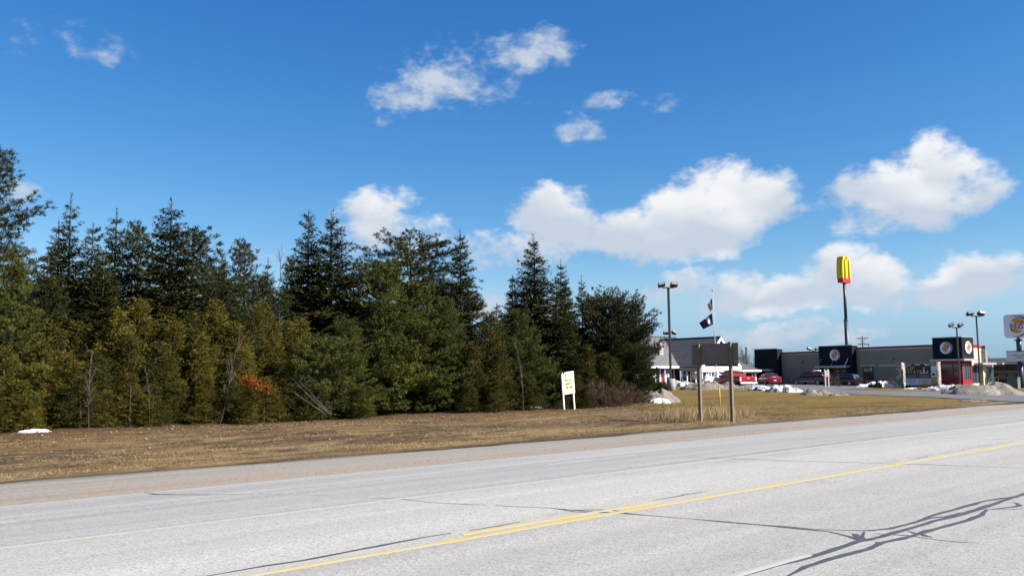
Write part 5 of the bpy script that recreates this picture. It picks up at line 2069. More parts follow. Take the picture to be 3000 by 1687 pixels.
logo(bk, .80, Matrix.Translation((-.63, 1.55, 5.2 - RZ0)))
logo(bk, .82, Matrix.Translation((-1.03, 18.0, 4.72 - RZ0)))
logo(bk, .80, Matrix.Translation((.78, -.58, 5.2 - RZ0)) @ Matrix.Rotation(R(90), 4, 'Z'))

# ------------------------------------------------------------------ tall pole sign with arches, far behind
pm = at_z(2482, 1015, 190)
mz = lambda py: at_z(2476, py, 190).z
t = thing('arches_sign', 'tall pole sign of yellow double arches on a red base above the restaurant', 'sign', (pm.x, pm.y, 0))
zb, zr, ztop = mz(829), mz(812), mz(751)
part('pole', MB().tube([(0, 0, -.5), (0, 0, mz(938))], [.46, .42], 14), 'navy_metal', t, True)
part('pole_collar', MB().tube([(0, 0, mz(938) - .1), (0, 0, mz(938) + .15)], .50, 14), 'navy_metal', t, True)
part('pole', MB().tube([(0, 0, mz(938) + .15), (0, 0, zb + .1)], [.33, .30], 14), 'navy_metal', t, True)
HW, DP = 1.75, .62
part('red_box', MB().box(-HW, HW, -DP, DP, zb, zr), 'logo_red', t, bevel=.05)


def arch_outline(xc, w, z0, z1, tw):
    """one arch of the letter, outer and inner curve"""
    out, inn = [], []
    n = 22
    for k in range(n + 1):
        q = math.pi * k / n
        e = abs(math.sin(q)) ** .62
        out.append((xc - w * math.cos(q), z0 + (z1 - z0) * e))
        inn.append((xc - (w - tw) * math.cos(q), z0 + (z1 - z0 - tw * .9) * e))
    return out, inn


for k, xc in enumerate((-HW / 2 + .0, HW / 2 - .0)):
    out, inn = arch_outline(xc, HW / 2 + .10, zr - .35, ztop, .46)
    mb = MB()
    for i in range(len(out) - 1):
        for (a_, b_, c_, d_) in ((out[i], out[i + 1], inn[i + 1], inn[i]),):
            yo = -DP - .06 - .03 * k
            yb = DP + .06 + .03 * k
            mb.quad((a_[0], yo, a_[1]), (b_[0], yo, b_[1]), (c_[0], yo, c_[1]), (d_[0], yo, d_[1]))
            mb.quad((a_[0], yb, a_[1]), (b_[0], yb, b_[1]), (c_[0], yb, c_[1]), (d_[0], yb, d_[1]))
            mb.quad((a_[0], yo, a_[1]), (b_[0], yo, b_[1]), (b_[0], yb, b_[1]), (a_[0], yb, a_[1]))
            mb.quad((d_[0], yo, d_[1]), (c_[0], yo, c_[1]), (c_[0], yb, c_[1]), (d_[0], yb, d_[1]))
    part('arch', mb, 'arch_yellow', t, True)

# ------------------------------------------------------------------ utility pole, bare trees behind
pu = at_z(2528, 1020, 200)
t = thing('utility_pole', 'dark wooden utility pole with two cross arms above the restaurant roof', 'pole', (pu.x, pu.y, 0), R(-43))
zt = at_z(2528, 984, 200).z
part('pole', MB().tube([(0, 0, -.5), (0, 0, zt)], [.19, .13], 10), 'bark', t, True)
za, zb_ = at_z(2528, 991, 200).z, at_z(2528, 1008, 200).z
part('cross_arm', MB().box(-1.3, 1.25, -.08, .06, za - .1, za + .1), 'bark', t)
part('cross_arm', MB().box(-1.1, 1.4, -.08, .06, zb_ - .1, zb_ + .1), 'bark', t)
for (x0, x1, z0, z1) in ((-.75, 0, za - .1, za - .75), (.75, 0, za - .1, za - .75), (-.75, 0, zb_ - .05, zb_ + .5), (.75, 0, zb_ - .05, zb_ + .5)):
    part('brace', MB().tube([(x0, 0, z0), (x1, 0, z1)], .04, 5), 'bark', t)
for x in (-1.2, -.5, .5, 1.15):
    part('insulator', MB().tube([(x, 0, za + .1), (x, 0, za + .3)], .05, 6), 'grey_metal', t)
part('transformer', MB().tube([(1.3, 0, zb_ - .5), (1.3, 0, zb_ - .1)], .08, 8), 'dark_metal', t)
p2 = at_z(2187, 1050, 210)
t = thing('utility_pole', 'distant pole stub among bare trees left of the far navy tower', 'pole', (p2.x, p2.y, 0))
part('pole', MB().tube([(0, 0, -.5), (0, 0, at_z(2187, 1018, 210).z)], [.28, .24], 8), 'bark', t, True)
part('cap', MB().tube([(0, 0, at_z(2187, 1018, 210).z), (0, 0, at_z(2187, 1016, 210).z)], [.27, .22], 8), 'dark_metal', t)
w1 = at_z(1930, 1010, 210)
w2 = at_z(2700, 985, 200)
BT = [bare(21, 1, .014, .5, 3, 11, .7).mesh('stem', 'twig', True), bare(22, 1, .013, .55, 3, 12, .7).mesh('stem', 'twig', True)]
for i, (px, top, Zd, lab) in enumerate(((2178, 1008, 160, 'leafless grey tree just right of the brown sign'), (2200, 1020, 150, 'leafless tree in front of the distant pole stub'), (2212, 1040, 145, 'small leafless tree touching the far navy tower'), (2168, 1030, 150, 'leafless tree behind the right edge of the brown sign'))):
    p = at_z(px, 1100, Zd)
    h = at_z(px, top, Zd).z + .2
    o = thing('bare_tree', lab, 'tree', (p.x, p.y, -.2), i * 1.3)
    o.scale = (h * .75, h * .75, h)
    link('stem', BT[i % 2], o)
for i, (px, top) in enumerate(((2905, 1040), (2935, 1045), (2965, 1043), (2995, 1046))):
    p = at_z(px, 1080, 230)
    h = at_z(px, top, 230).z
    o = thing('bare_tree', 'leafless far tree behind the dark brick building, %s from the left' % ORD[i], 'tree', (p.x, p.y, 0), i * 2.1, 'far bare trees behind the brick building')
    o.scale = (h * .9, h * .9, h)
    link('stem', BT[i % 2], o)

# ------------------------------------------------------------------ dark brick building at the right edge
GX0 = 165
t = thing('brick_building', 'low dark brick building with grey roof at the right edge', 'building', (GX0, 40, 0))
zr0, zr1 = 3.4, 4.5
ye = at_x(2860, 1080, GX0).y
part('wall', MB().box(0, 16, 12 - 40, ye + 8 - 40, -.3, zr0 - .02), 'brick', t)
part('band', MB().box(-.05, -.003, 12 - 40, ye + 8 - 40, 2.0, 2.2), 'taupe', t)
mb = MB()
mb.prism([(-.5, zr0), (16.5, zr0), (14.2, zr1), (2.2, zr1)], 11.5 - 40, ye + 8.5 - 40, 'y')
part('roof', mb, 'shingle_l', t)
for k in range(3):
    y = at_x(2935 + 28 * k, 1090, GX0).y
    w_ = part('window', MB().box(-.06, -.003, y - 40 - .7, y - 40 + .7, .8, 1.9), 'dark_metal', t)
    part('pane', MB().box(-.09, -.063, y - 40 - .6, y - 40 + .6, .9, 1.8), 'glass', w_)
# small arches emblem on that wall
pa = at_x(2915, 1108, GX0 - .2)
t = thing('arches_emblem', 'small yellow double arches emblem low on the dark brick wall', 'emblem', (GX0 - .08, pa.y, pa.z - .4))
for k in (-1, 1):
    out, inn = arch_outline(k * .26, .30, 0, .75, .12)
    mb = MB()
    for i in range(len(out) - 1):
        a_, b_, c_, d_ = out[i], out[i + 1], inn[i + 1], inn[i]
        x0 = -.03 - .006 * k
        for (u, w) in ((x0, 0),):
            mb.quad((x0, -a_[0], a_[1]), (x0, -b_[0], b_[1]), (x0, -c_[0], c_[1]), (x0, -d_[0], d_[1]))
        mb.quad((x0, -a_[0], a_[1]), (x0, -b_[0], b_[1]), (0.02, -b_[0], b_[1]), (0.02, -a_[0], a_[1]))
    part('arch', mb, 'arch_yellow', t)

# ------------------------------------------------------------------ restaurant pylon sign
PZ = 115
pp = at_z(2993, 1129, PZ)
pzg = g1(pp.x, pp.y)
t = thing('pylon_sign', 'pylon sign with rounded white panel, burger logo and letter board', 'sign', (pp.x, pp.y, pzg))
zz = lambda py: at_z(2983, py, PZ).z - pzg
part('post', MB().tube([(0, 0, -.4), (0, 0, zz(1058))], .33, 12), 'navy_metal', t, True)
part('post', MB().tube([(0, 0, zz(1030)), (0, 0, zz(996))], .31, 12), 'navy_metal', t, True)
part('post_collar', MB().box(-.36, .36, -.42, .42, zz(998), zz(994)), 'navy_metal', t)
part('post', MB().box(-.18, .18, -.18, .18, zz(994), zz(988)), 'navy_metal', t)
hw = 1.62
z0, z1 = zz(989.5), zz(920)
zc, hh_ = (z0 + z1) / 2, (z1 - z0) / 2
pts = []
rr_ = .5
for (sx_, sz_, a0) in ((1, 1, 0), (-1, 1, 90), (-1, -1, 180), (1, -1, 270)):
    for k in range(7):
        q = R(a0 + 15 * k)
        pts.append((sx_ * (hw - rr_) + rr_ * math.cos(q), zc + sz_ * (hh_ - rr_) + rr_ * math.sin(q)))
part('panel', MB().prism(pts, -.16, .16, 'x'), 'logo_white', t, bevel=.03)
lg = logo(t, 1.42, Matrix.Translation((-.20, 0, zc)))
bd = part('letter_board', MB().box(-.2, .2, -1.5, 1.5, zz(1060), zz(1029)), 'board_blue', t)
part('board_frame', MB().box(-.22, .22, -1.55, 1.55, zz(1028.8), zz(1027)), 'dark_metal', t)
part('board_frame', MB().box(-.22, .22, -1.55, 1.55, zz(1062), zz(1060.2)), 'dark_metal', t)
put_text('lettering', 'WED IL MAY', .30, 'ink', bd, (-.206, .0, zz(1041)), (0, -1, 0), (0, 0, 1), extrude=.003)
put_text('lettering', '2 FOR 5', .30, 'ink', bd, (-.206, -.1, zz(1048)), (0, -1, 0), (0, 0, 1), extrude=.003)
# pad-mounted utility box at its foot
p = at_z(2970, 1124, 111)
t = thing('utility_box', 'green grey metal utility box beside the pylon post', 'box', (p.x, p.y, g1(p.x, p.y)))
part('cabinet', MB().box(-.5, .5, -.62, .62, -.1, 1.25), 'box_green', t, bevel=.03)
part('lid', MB().prism([(-.56, 1.255), (.56, 1.255), (.56, 1.3), (-.56, 1.42)], -.68, .68, 'y'), 'box_green', t)
part('door_seam', MB().box(-.515, -.503, -.01, .01, .05, 1.2), 'dark_metal', t)

# ------------------------------------------------------------------ monument sign
SX, SZ = 108.0, .12
yA, yB = at_x(2625, 1100, SX).y, at_x(2746, 1100, SX).y
t = thing('monument_sign', 'monument sign between two stone piers with maroon gold lettered panel', 'sign', (SX, (yA + yB) / 2, g1(SX, (yA + yB) / 2)))
oy = t.location.y
oz = t.location.z
zz = lambda py, px=2685: at_x(px, py, SX).z - oz
ztp = zz(1061)
for (y1_, y0_) in ((yA, at_x(2641.5, 1100, SX).y), (at_x(2727, 1100, SX).y, yB)):
    pier = part('stone_pier', MB().box(0, 1.0, y0_ - oy, y1_ - oy, -.3, ztp - .12), 'stone_d', t)
    part('pier_cap', MB().box(-.06, 1.06, y0_ - oy - .06, y1_ - oy + .06, ztp - .118, ztp), 'stone_l', t)
    nr = 16
    hrow = (ztp - .12) / nr
    wl = y1_ - y0_
    for r_ in range(nr):
        cuts = [0, .45 + .12 * ((r_ * 7) % 3 - 1), 1]
        for c_ in range(2):
            a_, b_ = y0_ - oy + wl * cuts[c_] + .012, y0_ - oy + wl * cuts[c_ + 1] - .012
            part('stone', MB().box(-.03 - .02 * rnd.random(), -.002, a_, b_, r_ * hrow + .012, (r_ + 1) * hrow - .012), 'stone_d' if rnd.random() < .6 else 'stone_l', pier)
        cuts = [0, .38 + .14 * ((r_ * 5) % 3 - 1), .74, 1]
        for c_ in range(3):
            a_, b_ = cuts[c_] + .012, cuts[c_ + 1] - .012
            part('stone', MB().box(a_, b_, y0_ - oy - .03 - .02 * rnd.random(), y0_ - oy - .002, r_ * hrow + .012, (r_ + 1) * hrow - .012), 'stone_l' if rnd.random() < .7 else 'stone_d', pier)
yp1, yp0 = at_x(2652, 1100, SX).y - oy, at_x(2725.5, 1100, SX).y - oy
yc, wh = (yp0 + yp1) / 2, (yp1 - yp0) / 2
zs0, zs1, zsp = zz(1107), zz(1071), zz(1062)
ol = [(yp0, zs0), (yp1, zs0), (yp1, zs1)]
nn = 14
arc = [(yc + wh * .62 * math.cos(math.pi * (nn - k) / nn) * -1, zs1 + (zsp - zs1) * math.sin(math.pi * k / nn)) for k in range(nn + 1)]
ol += [(y, z) for (y, z) in arc] + [(yp0, zs1)]
part('sign_panel', MB().prism(ol, .25, .55, 'x'), 'sign_maroon', t, label='maroon panel with arched top and gold lettering')
# raised border
bd_ = MB()
for k in range(len(ol)):
    a_, b_ = ol[k], ol[(k + 1) % len(ol)]
    bd_.tube([(.24, a_[0], a_[1]), (.24, b_[0], b_[1])], .035, 6)
part('border', bd_, 'silver', t)
put_text('lettering', 'UP', .62, 'gold', t, (.235, yc + wh * .58, zz(1078.5)), (0, -1, 0), (0, 0, 1), fit=.85, extrude=.01)
put_text('lettering', 'STATE', .62, 'gold', t, (.235, yc + wh * .30, zz(1090)), (0, -1, 0), (0, 0, 1), fit=1.7, extrude=.01)
put_text('lettering', 'CREDIT UNION', .30, 'silver', t, (.235, yc, zz(1101.5)), (0, -1, 0), (0, 0, 1), fit=2.6, extrude=.01)
# lighthouse emblem
em = MB()
yl_ = yc - wh * .45
em.prism([(yl_ - .13, zz(1091)), (yl_ + .13, zz(1091)), (yl_ + .07, zz(1078)), (yl_ - .07, zz(1078))], .225, .245, 'x')
em.prism([(yl_ - .10, zz(1078)), (yl_ + .10, zz(1078)), (yl_, zz(1073.5))], .225, .245, 'x')
em.prism([(yl_ - .62, zz(1094)), (yl_ + .6, zz(1095)), (yl_ + .2, zz(1090)), (yl_ - .35, zz(1090.5))], .222, .242, 'x')
em.prism([(yl_ - .48, zz(1091)), (yl_ - .36, zz(1091)), (yl_ - .39, zz(1083)), (yl_ - .45, zz(1083))], .225, .245, 'x')
part('lighthouse_emblem', em, 'silver', t)
part('crest_plate', MB().disc((.235, yc + .05, zz(1067.5)), .42, 'x', 18, .10, .02), 'silver', t)
lb = part('letter_board', MB().box(.22, .58, yp0 - .02, yp1 + .02, zz(1127), zz(1109.5)), 'board_blue', t)
put_text('lettering', 'PAPERLESS    STATEMENTS', .26, 'ink', lb, (.214, yc, zz(1114.2)), (0, -1, 0), (0, 0, 1), fit=2.5, extrude=.002)
put_text('lettering', 'FOR   A-L   CONNECTION', .26, 'ink', lb, (.214, yc, zz(1119.2)), (0, -1, 0), (0, 0, 1), fit=2.2, extrude=.002)
part('base_beam', MB().box(.1, .9, yp0 - .1, yp1 + .1, -.2, zz(1129)), 'brick', t)
for (a_, b_) in ((1073, 1087), (1089, 1103)):
    y_ = (at_x(2729.5, 1100, SX).y - oy, at_x(2743.5, 1100, SX).y - oy)
    pq = part('plaque', MB().box(-.09, -.055, y_[1], y_[0], zz(b_), zz(a_)), 'board_blue', t)
    if a_ > 1080:
        part('plaque_mark', MB().prism([((y_[0] + y_[1]) / 2 - .2, zz(1100)), ((y_[0] + y_[1]) / 2 + .2, zz(1100)), ((y_[0] + y_[1]) / 2 + .12, zz(1093)), ((y_[0] + y_[1]) / 2 - .12, zz(1093))], -.1, -.092, 'x'), 'navy', pq)

# small white two-post sign
p = at_z(2424, 1136, 106)
z = g1(p.x, p.y)
zt = at_z(2424, 1083, 106).z - z
t = thing('entrance_sign', 'small white two panel sign on twin white posts before the navy doorway', 'sign', (p.x, p.y, z), LR)
for x in (-.19, .19):
    part('post', MB().box(x - .045, x + .045, -.045, .045, -.3, zt), 'white', t)
    part('finial', MB().box(x - .13, x + .06, -.05, .05, zt + .002, zt + .05), 'white', t)
for k in range(2):
    part('panel', MB().box(-.26, .26, -.075, -.048, zt - .42 - .36 * k, zt - .1 - .36 * k), 'white', t)
    part('panel_mark', MB().box(-.16, .16, -.082, -.0765, zt - .33 - .36 * k, zt - .25 - .36 * k), 'ink', t)


# ------------------------------------------------------------------ vehicles (local +x is the nose)
def wheel(parent, x, y, r, w):
    ty = part('tyre', MB().tube([(x, y - w / 2, r), (x, y - w / 2 + .03, r), (x, y + w / 2 - .03, r), (x, y + w / 2, r)], [r * .9, r, r, r * .9], 18), 'tyre', parent, True)
    part('rim', MB().tube([(x, y - w / 2 - .01, r), (x, y + w / 2 + .01, r)], r * .62, 14), 'rim', ty)


def loft(sections):
    """body from cross-sections along x: (x, half width, z low, z high, tuck top, tuck bottom)"""
    mb = MB()
    n = 10
    for (x, w, z0, z1, tt_, tb) in sections:
        hgt = z1 - z0
        ring = [(-(w - tb), z0), (w - tb, z0), (w, z0 + .25 * hgt), (w, z0 + .6 * hgt), (w - tt_ * .5, z0 + .9 * hgt), (w - tt_ - .04, z1), (-(w - tt_ - .04), z1), (-(w - tt_ * .5), z0 + .9 * hgt), (-w, z0 + .6 * hgt), (-w, z0 + .25 * hgt)]
        mb.v += [(x, y, z) for (y, z) in ring]
    for k in range(len(sections) - 1):
        for j in range(n):
            a, b_ = k * n + j, k * n + (j + 1) % n
            mb.f.append((a, b_, b_ + n, a + n))
    mb.f.append(tuple(range(n)))
    mb.f.append(tuple((len(sections) - 1) * n + j for j in range(n)))
    return mb


def side_panes(parent, quads, m='glass'):
    for q in quads:
        for s in (-1, 1):
            mb = MB()
            P = [Vector((x, s * y, z)) for (x, y, z) in q]
            n = Vector((0, s, .18)).normalized()
            mb.poly([p + n * .012 for p in P])
            mb.poly([p - n * .02 for p in P])
            part('window', mb, m, parent)


def car_base(name, label, px, py, Zd, head, grp=None):
    p = at_z(px, py, Zd)
    o = thing(name, label, 'car' if 'sedan' in name or 'car' in name or 'van' in name else 'truck', (p.x, p.y, g1(p.x, p.y) + .035), R(head))
    return o


# red pickup
t = car_base('pickup_truck', 'bright red pickup with sunlit tailgate parked in front of the red building', 2150, 1130, 100, 62)
t.scale = (1.08, 1.08, 1.04)
part('body', loft([(-2.9, .94, .62, 1.16, .05, .06), (-2.8, .98, .5, 1.2, .04, .06), (-1.0, 1.0, .45, 1.2, .04, .08), (.9, 1.0, .45, 1.16, .06, .08), (2.5, .97, .45, 1.10, .10, .08), (2.85, .86, .5, .95, .12, .06)]), 'car_red', t, True, .02)
part('cab', loft([(-.95, .90, 1.17, 1.25, .02, 0), (-.85, .90, 1.17, 1.86, .16, 0), (-.4, .92, 1.17, 1.92, .18, 0), (.45, .92, 1.15, 1.88, .18, 0), (1.35, .92, 1.10, 1.16, .05, 0)]), 'car_red', t, True, .01)
side_panes(t, [[(-.78, .915, 1.26), (-.08, .925, 1.25), (-.08, .80, 1.80), (-.72, .785, 1.76)], [(.0, .925, 1.25), (1.0, .93, 1.2), (.48, .81, 1.78), (.0, .80, 1.8)]])
part('rear_window', MB().quad((-.905, -.7, 1.3), (-.905, .7, 1.3), (-.88, .62, 1.75), (-.88, -.62, 1.75)).quad((-.92, -.7, 1.3), (-.92, .7, 1.3), (-.895, .62, 1.75), (-.895, -.62, 1.75)), 'glass', t)
part('tailgate', MB().box(-2.945, -2.905, -.78, .78, .64, 1.17), 'car_red', t, bevel=.012, label='bright red tailgate')
part('bumper', MB().box(-3.08, -2.91, -.95, .95, .42, .60), 'chrome', t, bevel=.03)
part('licence_plate', MB().box(-3.10, -3.083, -.16, .16, .45, .58), 'logo_white', t)
part('tailgate_handle', MB().box(-2.965, -2.948, -.13, .13, .98, 1.07), 'chrome', t)
for s in (-1, 1):
    part('tail_light', MB().box(-2.95, -2.88, s * .87 - .075, s * .87 + .075, .74, 1.12), 'logo_white', t, bevel=.01)
    part('mirror', MB().obox((.95, s * 1.08, 1.28), .12, .2, .2), 'dark_metal', t, bevel=.02)
    part('bed_rail', MB().box(-2.86, -1.0, s * .93 - .05, s * .93 + .05, 1.19, 1.24), 'car_red', t)
    for x in (-1.85, 1.85):
        wheel(t, x, s * .86, .39, .27)
part('underbody_shadow_block', MB().box(-2.7, 2.6, -.8, .8, .3, .46), 'tyre', t)  # dark block standing in for the shadow under the truck

# red sedan
t = car_base('sedan', 'wine red sedan with rounded roof seen from behind, right of the red pickup', 2254, 1132, 113, 48)
part('body', loft([(-2.35, .80, .5, .92, .1, .05), (-2.25, .88, .3, 1.0, .1, .06), (-1.3, .92, .25, 1.03, .10, .08), (.6, .92, .25, .98, .10, .08), (1.9, .88, .28, .86, .14, .08), (2.35, .72, .35, .68, .14, .06)]), 'car_wine', t, True, .02)
part('cabin', loft([(-1.75, .70, .99, 1.04, .02, 0), (-.85, .80, .98, 1.40, .20, 0), (-.2, .82, .98, 1.46, .22, 0), (.4, .82, .98, 1.42, .22, 0), (1.35, .80, .93, .99, .05, 0)]), 'car_wine', t, True)
side_panes(t, [[(-1.05, .80, 1.05), (-.25, .83, 1.04), (-.25, .665, 1.38), (-.75, .65, 1.32)], [(-.18, .83, 1.04), (.85, .83, 1.02), (.38, .67, 1.36), (-.18, .665, 1.38)]])
part('rear_window', MB().quad((-1.66, -.6, 1.075), (-1.66, .6, 1.075), (-.93, .56, 1.40), (-.93, -.56, 1.40)).quad((-1.64, -.6, 1.06), (-1.64, .6, 1.06), (-.92, .56, 1.38), (-.92, -.56, 1.38)), 'glass', t)
part('windscreen', MB().quad((1.28, -.64, 1.03), (1.28, .64, 1.03), (.48, .58, 1.41), (.48, -.58, 1.41)).quad((1.26, -.64, 1.01), (1.26, .64, 1.01), (.47, .58, 1.39), (.47, -.58, 1.39)), 'glass', t)
part('licence_plate', MB().box(-2.375, -2.352, -.17, .17, .52, .64), 'logo_white', t)
part('bumper', MB().box(-2.40, -2.25, -.78, .78, .32, .47), 'car_wine', t, bevel=.03)
for s in (-1, 1):
    part('tail_light', MB().box(-2.34, -2.2, s * .68 - .16, s * .68 + .16, .78, .92), 'tail_red', t, bevel=.02)
    part('mirror', MB().obox((.75, s * .98, 1.06), .1, .16, .12), 'car_wine', t, bevel=.02)
    for x in (-1.4, 1.42):
        wheel(t, x, s * .82, .33, .22)

# maroon truck with topper and silver cladding
t = car_base('topper_truck', 'dark maroon truck with topper, silver lower trim and white bumper', 2376, 1133, 127, 84)
part('body', loft([(-2.75, .92, .55, 1.14, .05, .06), (-2.65, .96, .45, 1.2, .04, .06), (-1.0, .97, .42, 1.2, .04, .08), (1.0, .97, .42, 1.15, .06, .08), (2.3, .95, .42, 1.08, .12, .08), (2.65, .84, .45, .92, .12, .06)]), 'car_maroon', t, True, .02)
part('cab', loft([(-1.0, .90, 1.17, 1.85, .14, 0), (-.4, .9, 1.17, 1.88, .16, 0), (.5, .9, 1.15, 1.85, .18, 0), (1.45, .9, 1.10, 1.15, .05, 0)]), 'car_maroon', t, True)
part('topper', loft([(-2.62, .88, 1.18, 1.24, .03, 0), (-2.25, .90, 1.18, 1.84, .12, 0), (-1.6, .91, 1.18, 1.88, .13, 0), (-1.02, .91, 1.18, 1.87, .13, 0)]), 'car_maroon', t, True)
side_panes(t, [[(-2.3, .91, 1.3), (-1.12, .925, 1.3), (-1.12, .82, 1.74), (-2.2, .81, 1.72)], [(-.9, .915, 1.25), (-.1, .92, 1.25), (-.1, .79, 1.76), (-.85, .79, 1.76)], [(.0, .92, 1.24), (1.1, .92, 1.19), (.5, .79, 1.74), (.0, .79, 1.76)]])
part('rear_window', MB().quad((-2.62, -.7, 1.27), (-2.62, .7, 1.27), (-2.31, .66, 1.78), (-2.31, -.66, 1.78)).quad((-2.60, -.7, 1.26), (-2.60, .7, 1.26), (-2.29, .66, 1.76), (-2.29, -.66, 1.76)), 'glass', t)
part('tailgate', MB().box(-2.80, -2.757, -.76, .76, .62, 1.15), 'car_wine', t, bevel=.012)
part('tailgate_rim', MB().box(-2.815, -2.77, -.78, .78, 1.155, 1.19), 'chrome', t)
part('bumper', MB().box(-2.95, -2.765, -.94, .94, .38, .58), 'chrome', t, bevel=.03)
for s in (-1, 1):
    part('lower_trim', MB().box(-1.3, 1.35, s * .985 - .012, s * .985 + .012, .44, .66), 'trim_silver', t)
    part('tail_light', MB().box(-2.79, -2.72, s * .86 - .07, s * .86 + .07, .72, 1.1), 'tail_red', t)
    part('mirror', MB().obox((1.0, s * 1.06, 1.27), .12, .2, .2), 'car_maroon', t, bevel=.02)
    for x in (-1.72, 1.75):
        wheel(t, x, s * .84, .38, .26)
        ar = MB()
        for k in range(8):
            q0, q1 = math.pi * k / 8, math.pi * (k + 1) / 8
            ar.tube([(x + .46 * math.cos(q0), s * .985, .40 + .44 * math.sin(q0)), (x + .46 * math.cos(q1), s * .985, .40 + .44 * math.sin(q1))], .045, 5)
        part('wheel_arch_trim', ar, 'trim_silver', t)
troot = t
bz = MB()
bp = random.Random(4)
for k in range(9):
    bz.obox((bp.uniform(-.5, .5), bp.uniform(-.25, .25), .10 + .04 * bp.random()), .38, .3, .18, Matrix.Rotation(bp.uniform(-.6, .6), 3, 'Z') @ Matrix.Rotation(bp.uniform(-.3, .3), 3, 'X'))
bo = link('roof_bundle', None)
bo.matrix_world = Matrix.Translation(troot.location) @ Matrix.Rotation(R(84), 4, 'Z') @ Matrix.Translation((-1.25, .25, 1.86))
tag(bo, 'white and red cloth bundle lying on the roof of the maroon truck', 'bundle')
part('white_cloth', bz, 'white', bo, True, .05)
part('red_cloth', MB().obox((.45, .1, .16), .4, .4, .3, Matrix.Rotation(.4, 3, 'Z')), 'cloth_red', bo, False, .08)

# grey green van behind the maroon truck
t = car_base('minivan', 'grey green van half hidden behind the nose of the maroon truck', 2322, 1128, 140, 262)
part('body', loft([(-2.4, .9, .4, 1.0, .1, .06), (-2.3, .95, .3, 1.1, .08, .06), (1.2, .95, .3, 1.05, .08, .08), (2.2, .9, .32, .9, .14, .08), (2.45, .75, .38, .72, .14, .06)]), 'car_green', t, True, .02)
part('cabin', loft([(-2.3, .86, 1.05, 1.5, .1, 0), (-2.0, .88, 1.05, 1.72, .15, 0), (.2, .88, 1.05, 1.72, .18, 0), (1.55, .88, 1.0, 1.04, .05, 0)]), 'car_green', t, True)
side_panes(t, [[(-2.0, .88, 1.15), (-.7, .9, 1.15), (-.7, .76, 1.6), (-1.9, .76, 1.6)], [(-.6, .9, 1.15), (1.0, .9, 1.1), (.3, .76, 1.6), (-.6, .76, 1.6)]])
part('windscreen', MB().quad((1.50, -.7, 1.08), (1.50, .7, 1.08), (.3, .62, 1.70), (.3, -.62, 1.70)).quad((1.48, -.7, 1.06), (1.48, .7, 1.06), (.29, .62, 1.68), (.29, -.62, 1.68)), 'glass_b', t)
for s in (-1, 1):
    part('headlight', MB().box(2.2, 2.4, s * .6 - .16, s * .6 + .16, .62, .78), 'logo_white', t, bevel=.03)
    part('mirror', MB().obox((1.15, s * 1.02, 1.1), .12, .18, .14), 'car_green', t, bevel=.02)
    for x in (-1.5, 1.5):
        wheel(t, x, s * .83, .34, .22)

# black car in front of the navy doorway
t = car_base('parked_car', 'black car in the shade before the middle navy tower doorway', 2474, 1131, 117, 84)
part('body', loft([(-2.1, .8, .45, .95, .1, .05), (-2.0, .88, .3, 1.05, .1, .06), (.7, .9, .28, 1.0, .1, .08), (1.8, .86, .3, .9, .14, .08), (2.1, .7, .38, .72, .14, .06)]), 'car_black', t, True, .02)
part('cabin', loft([(-1.95, .76, 1.02, 1.08, .03, 0), (-1.55, .8, 1.0, 1.5, .18, 0), (-.2, .82, 1.0, 1.58, .22, 0), (.4, .82, 1.0, 1.52, .22, 0), (1.3, .8, .96, 1.0, .05, 0)]), 'car_black', t, True)
side_panes(t, [[(-1.4, .82, 1.08), (-.4, .83, 1.08), (-.4, .66, 1.5), (-1.3, .67, 1.45)], [(-.32, .83, 1.08), (.85, .83, 1.05), (.38, .67, 1.46), (-.32, .66, 1.5)]])
part('rear_window', MB().quad((-1.93, -.6, 1.13), (-1.93, .6, 1.13), (-1.6, .58, 1.47), (-1.6, -.58, 1.47)).quad((-1.91, -.6, 1.12), (-1.91, .6, 1.12), (-1.58, .58, 1.46), (-1.58, -.58, 1.46)), 'glass_b', t)
for s in (-1, 1):
    part('tail_light', MB().box(-2.1, -2.0, s * .68 - .14, s * .68 + .14, .8, .94), 'tail_red', t)
    for x in (-1.3, 1.3):
        wheel(t, x, s * .8, .33, .22)


# ------------------------------------------------------------------ shrubs about the lots
def shrub_mesh(seed, m, n=120, k=26, flat=.6, twiggy=False):
    rg_ = np.random.default_rng(seed)
    A_ = Acc()
    a = rg_.uniform(0, 6.283, n)
    el_ = np.arcsin(rg_.uniform(0, 1, n))
    r = rg_.uniform(.45, 1, n) ** .6
    c = np.stack([r * np.cos(a) * np.cos(el_), r * np.sin(a) * np.cos(el_), r * np.sin(el_) * flat * (1 + .3 * np.sin(a * 3)) + .02], 1)
    idx = np.repeat(np.arange(n), k)
    d0 = rn(c + np.array([0, 0, .3]) + rg_.normal(size=c.shape) * .3)
    L_ = (.10, .22) if not twiggy else (.25, .5)
    W_ = (.04, .07) if not twiggy else (.008, .016)
    A_.add(c[idx] + rg_.normal(size=(len(idx), 3)) * .07, d0[idx] + rg_.normal(size=(len(idx), 3)) * .45, rg_.uniform(*L_, len(idx)), rg_.uniform(*W_, len(idx)), rg_.random(len(idx)) * .95)
    return A_.mesh('foliage', m, rg_)


M['twig_blade'] = mk_foliage('bare_twigs', (.07, .042, .03), (.17, .11, .08), (.13, .075, .05))
SHJ = [shrub_mesh(1, 'juniper'), shrub_mesh(2, 'juniper')]
SHT = [shrub_mesh(3, 'twig_blade', 90, 18, .8, True), shrub_mesh(4, 'twig_blade', 80, 18, .9, True)]


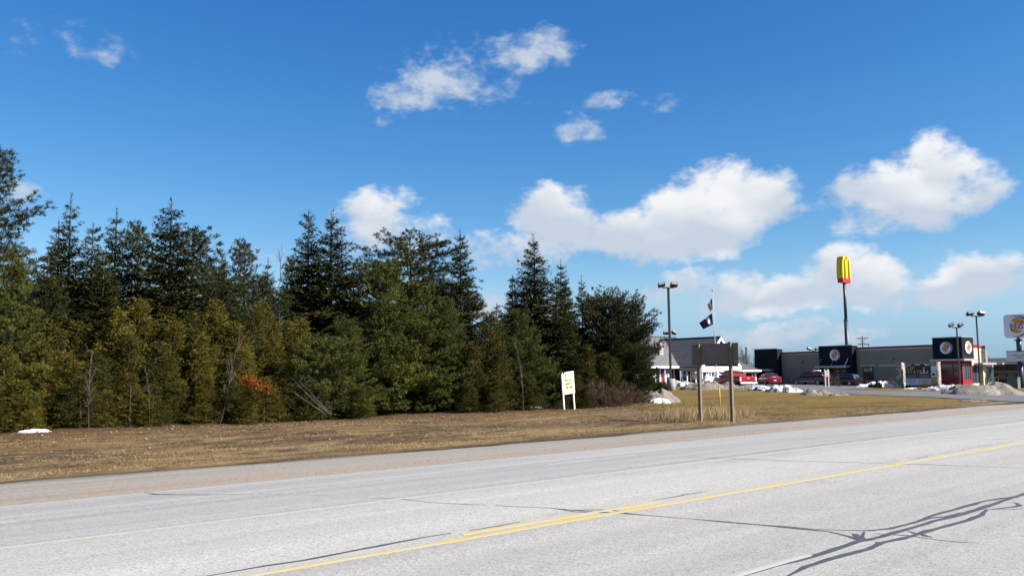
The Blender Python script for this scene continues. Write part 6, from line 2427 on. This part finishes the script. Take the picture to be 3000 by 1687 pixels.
def shrub(px, py, Zd, w, h, mesh, lab, cat='shrub', grp=None):
    p = at_z(px, py, Zd) if Zd else on_ground(px, py)
    o = thing('shrub', lab, cat, (p.x, p.y, g1(p.x, p.y) - .02), rnd.uniform(0, 6), grp)
    o.scale = (w / 2, w / 2, h)
    link('foliage', mesh, o)
    return o


for i, (px, py, w, h) in enumerate(((1893, 1135, 2.2, 1.0), (1915, 1137, 2.0, .85), (1938, 1138, 1.5, .75))):
    shrub(px, py, 93, w, h * 1.6, SHJ[i % 2], 'low spreading juniper left of the concrete lamp base, %s from the left' % ORD[i], 'shrub', 'junipers beside the lamp base')
shrub(2572, 1137, 106, 1.0, 1.1, SHJ[0], 'dark round evergreen shrub on the snow mound, right one of two')
shrub(2552, 1137, 106, .7, .8, SHJ[1], 'dark round evergreen shrub on the snow mound, left one of two')
shrub(2439, 1132, 110, 1.8, 1.7, SHT[0], 'brown leafless bush right of the small white two-post sign')
shrub(2612, 1138, 104, 1.6, 1.1, SHT[1], 'reddish leafless bush at the left foot of the monument sign')
shrub(2725, 1140, 102, 2.4, .9, SHT[0], 'brown leafless hedge at the right foot of the monument sign')
BR = [(30, 1247, 1.6, .8), (230, 1243, 1.9, .9), (330, 1240, 1.5, .7), (430, 1236, 2.0, .8), (560, 1230, 1.6, .9), (640, 1226, 1.4, .6), (740, 1222, 2.0, .9), (1010, 1208, 2.0, 1.0), (1090, 1206, 2.4, .9), (1210, 1203, 1.8, .9), (1420, 1199, 2.0, .9), (1500, 1198, 1.8, .8), (1580, 1197, 1.6, .9)]
for i, (px, py, w, h) in enumerate(BR):
    shrub(px, py - rnd.uniform(0, 5), None, w, h, SHT[i % 2], 'low leafless twigs at the very edge of the woods, %s clump from the left' % ORD[i], 'brush', 'twig clumps at the edge of the woods')
for i, (px, py, w, h) in enumerate(((1690, 1196, 2.2, 1.3), (1745, 1198, 2.4, 1.5), (1800, 1196, 2.4, 1.4), (1850, 1192, 2.0, 1.2), (845, 1205, 2.8, 1.4), (1290, 1200, 1.8, 1.0), (1340, 1198, 1.8, .9), (140, 1240, 1.8, 1.0))):
    shrub(px, py - 4, None, w, h, SHT[i % 2], 'leafless brown brush at the foot of the woods, %s clump listed from the board rightwards' % ORD[i] if False else ('brown leafless brush %s' % ('just right of the white board', 'under the slim spruce right of the board', 'below the big round pine', 'left of the grey dirty snow heap', 'under the twin spruces by the dead branch', 'under the lone pointed spruce', 'right of the lone pointed spruce foot', 'under the cedars at the far left')[i]), 'brush')
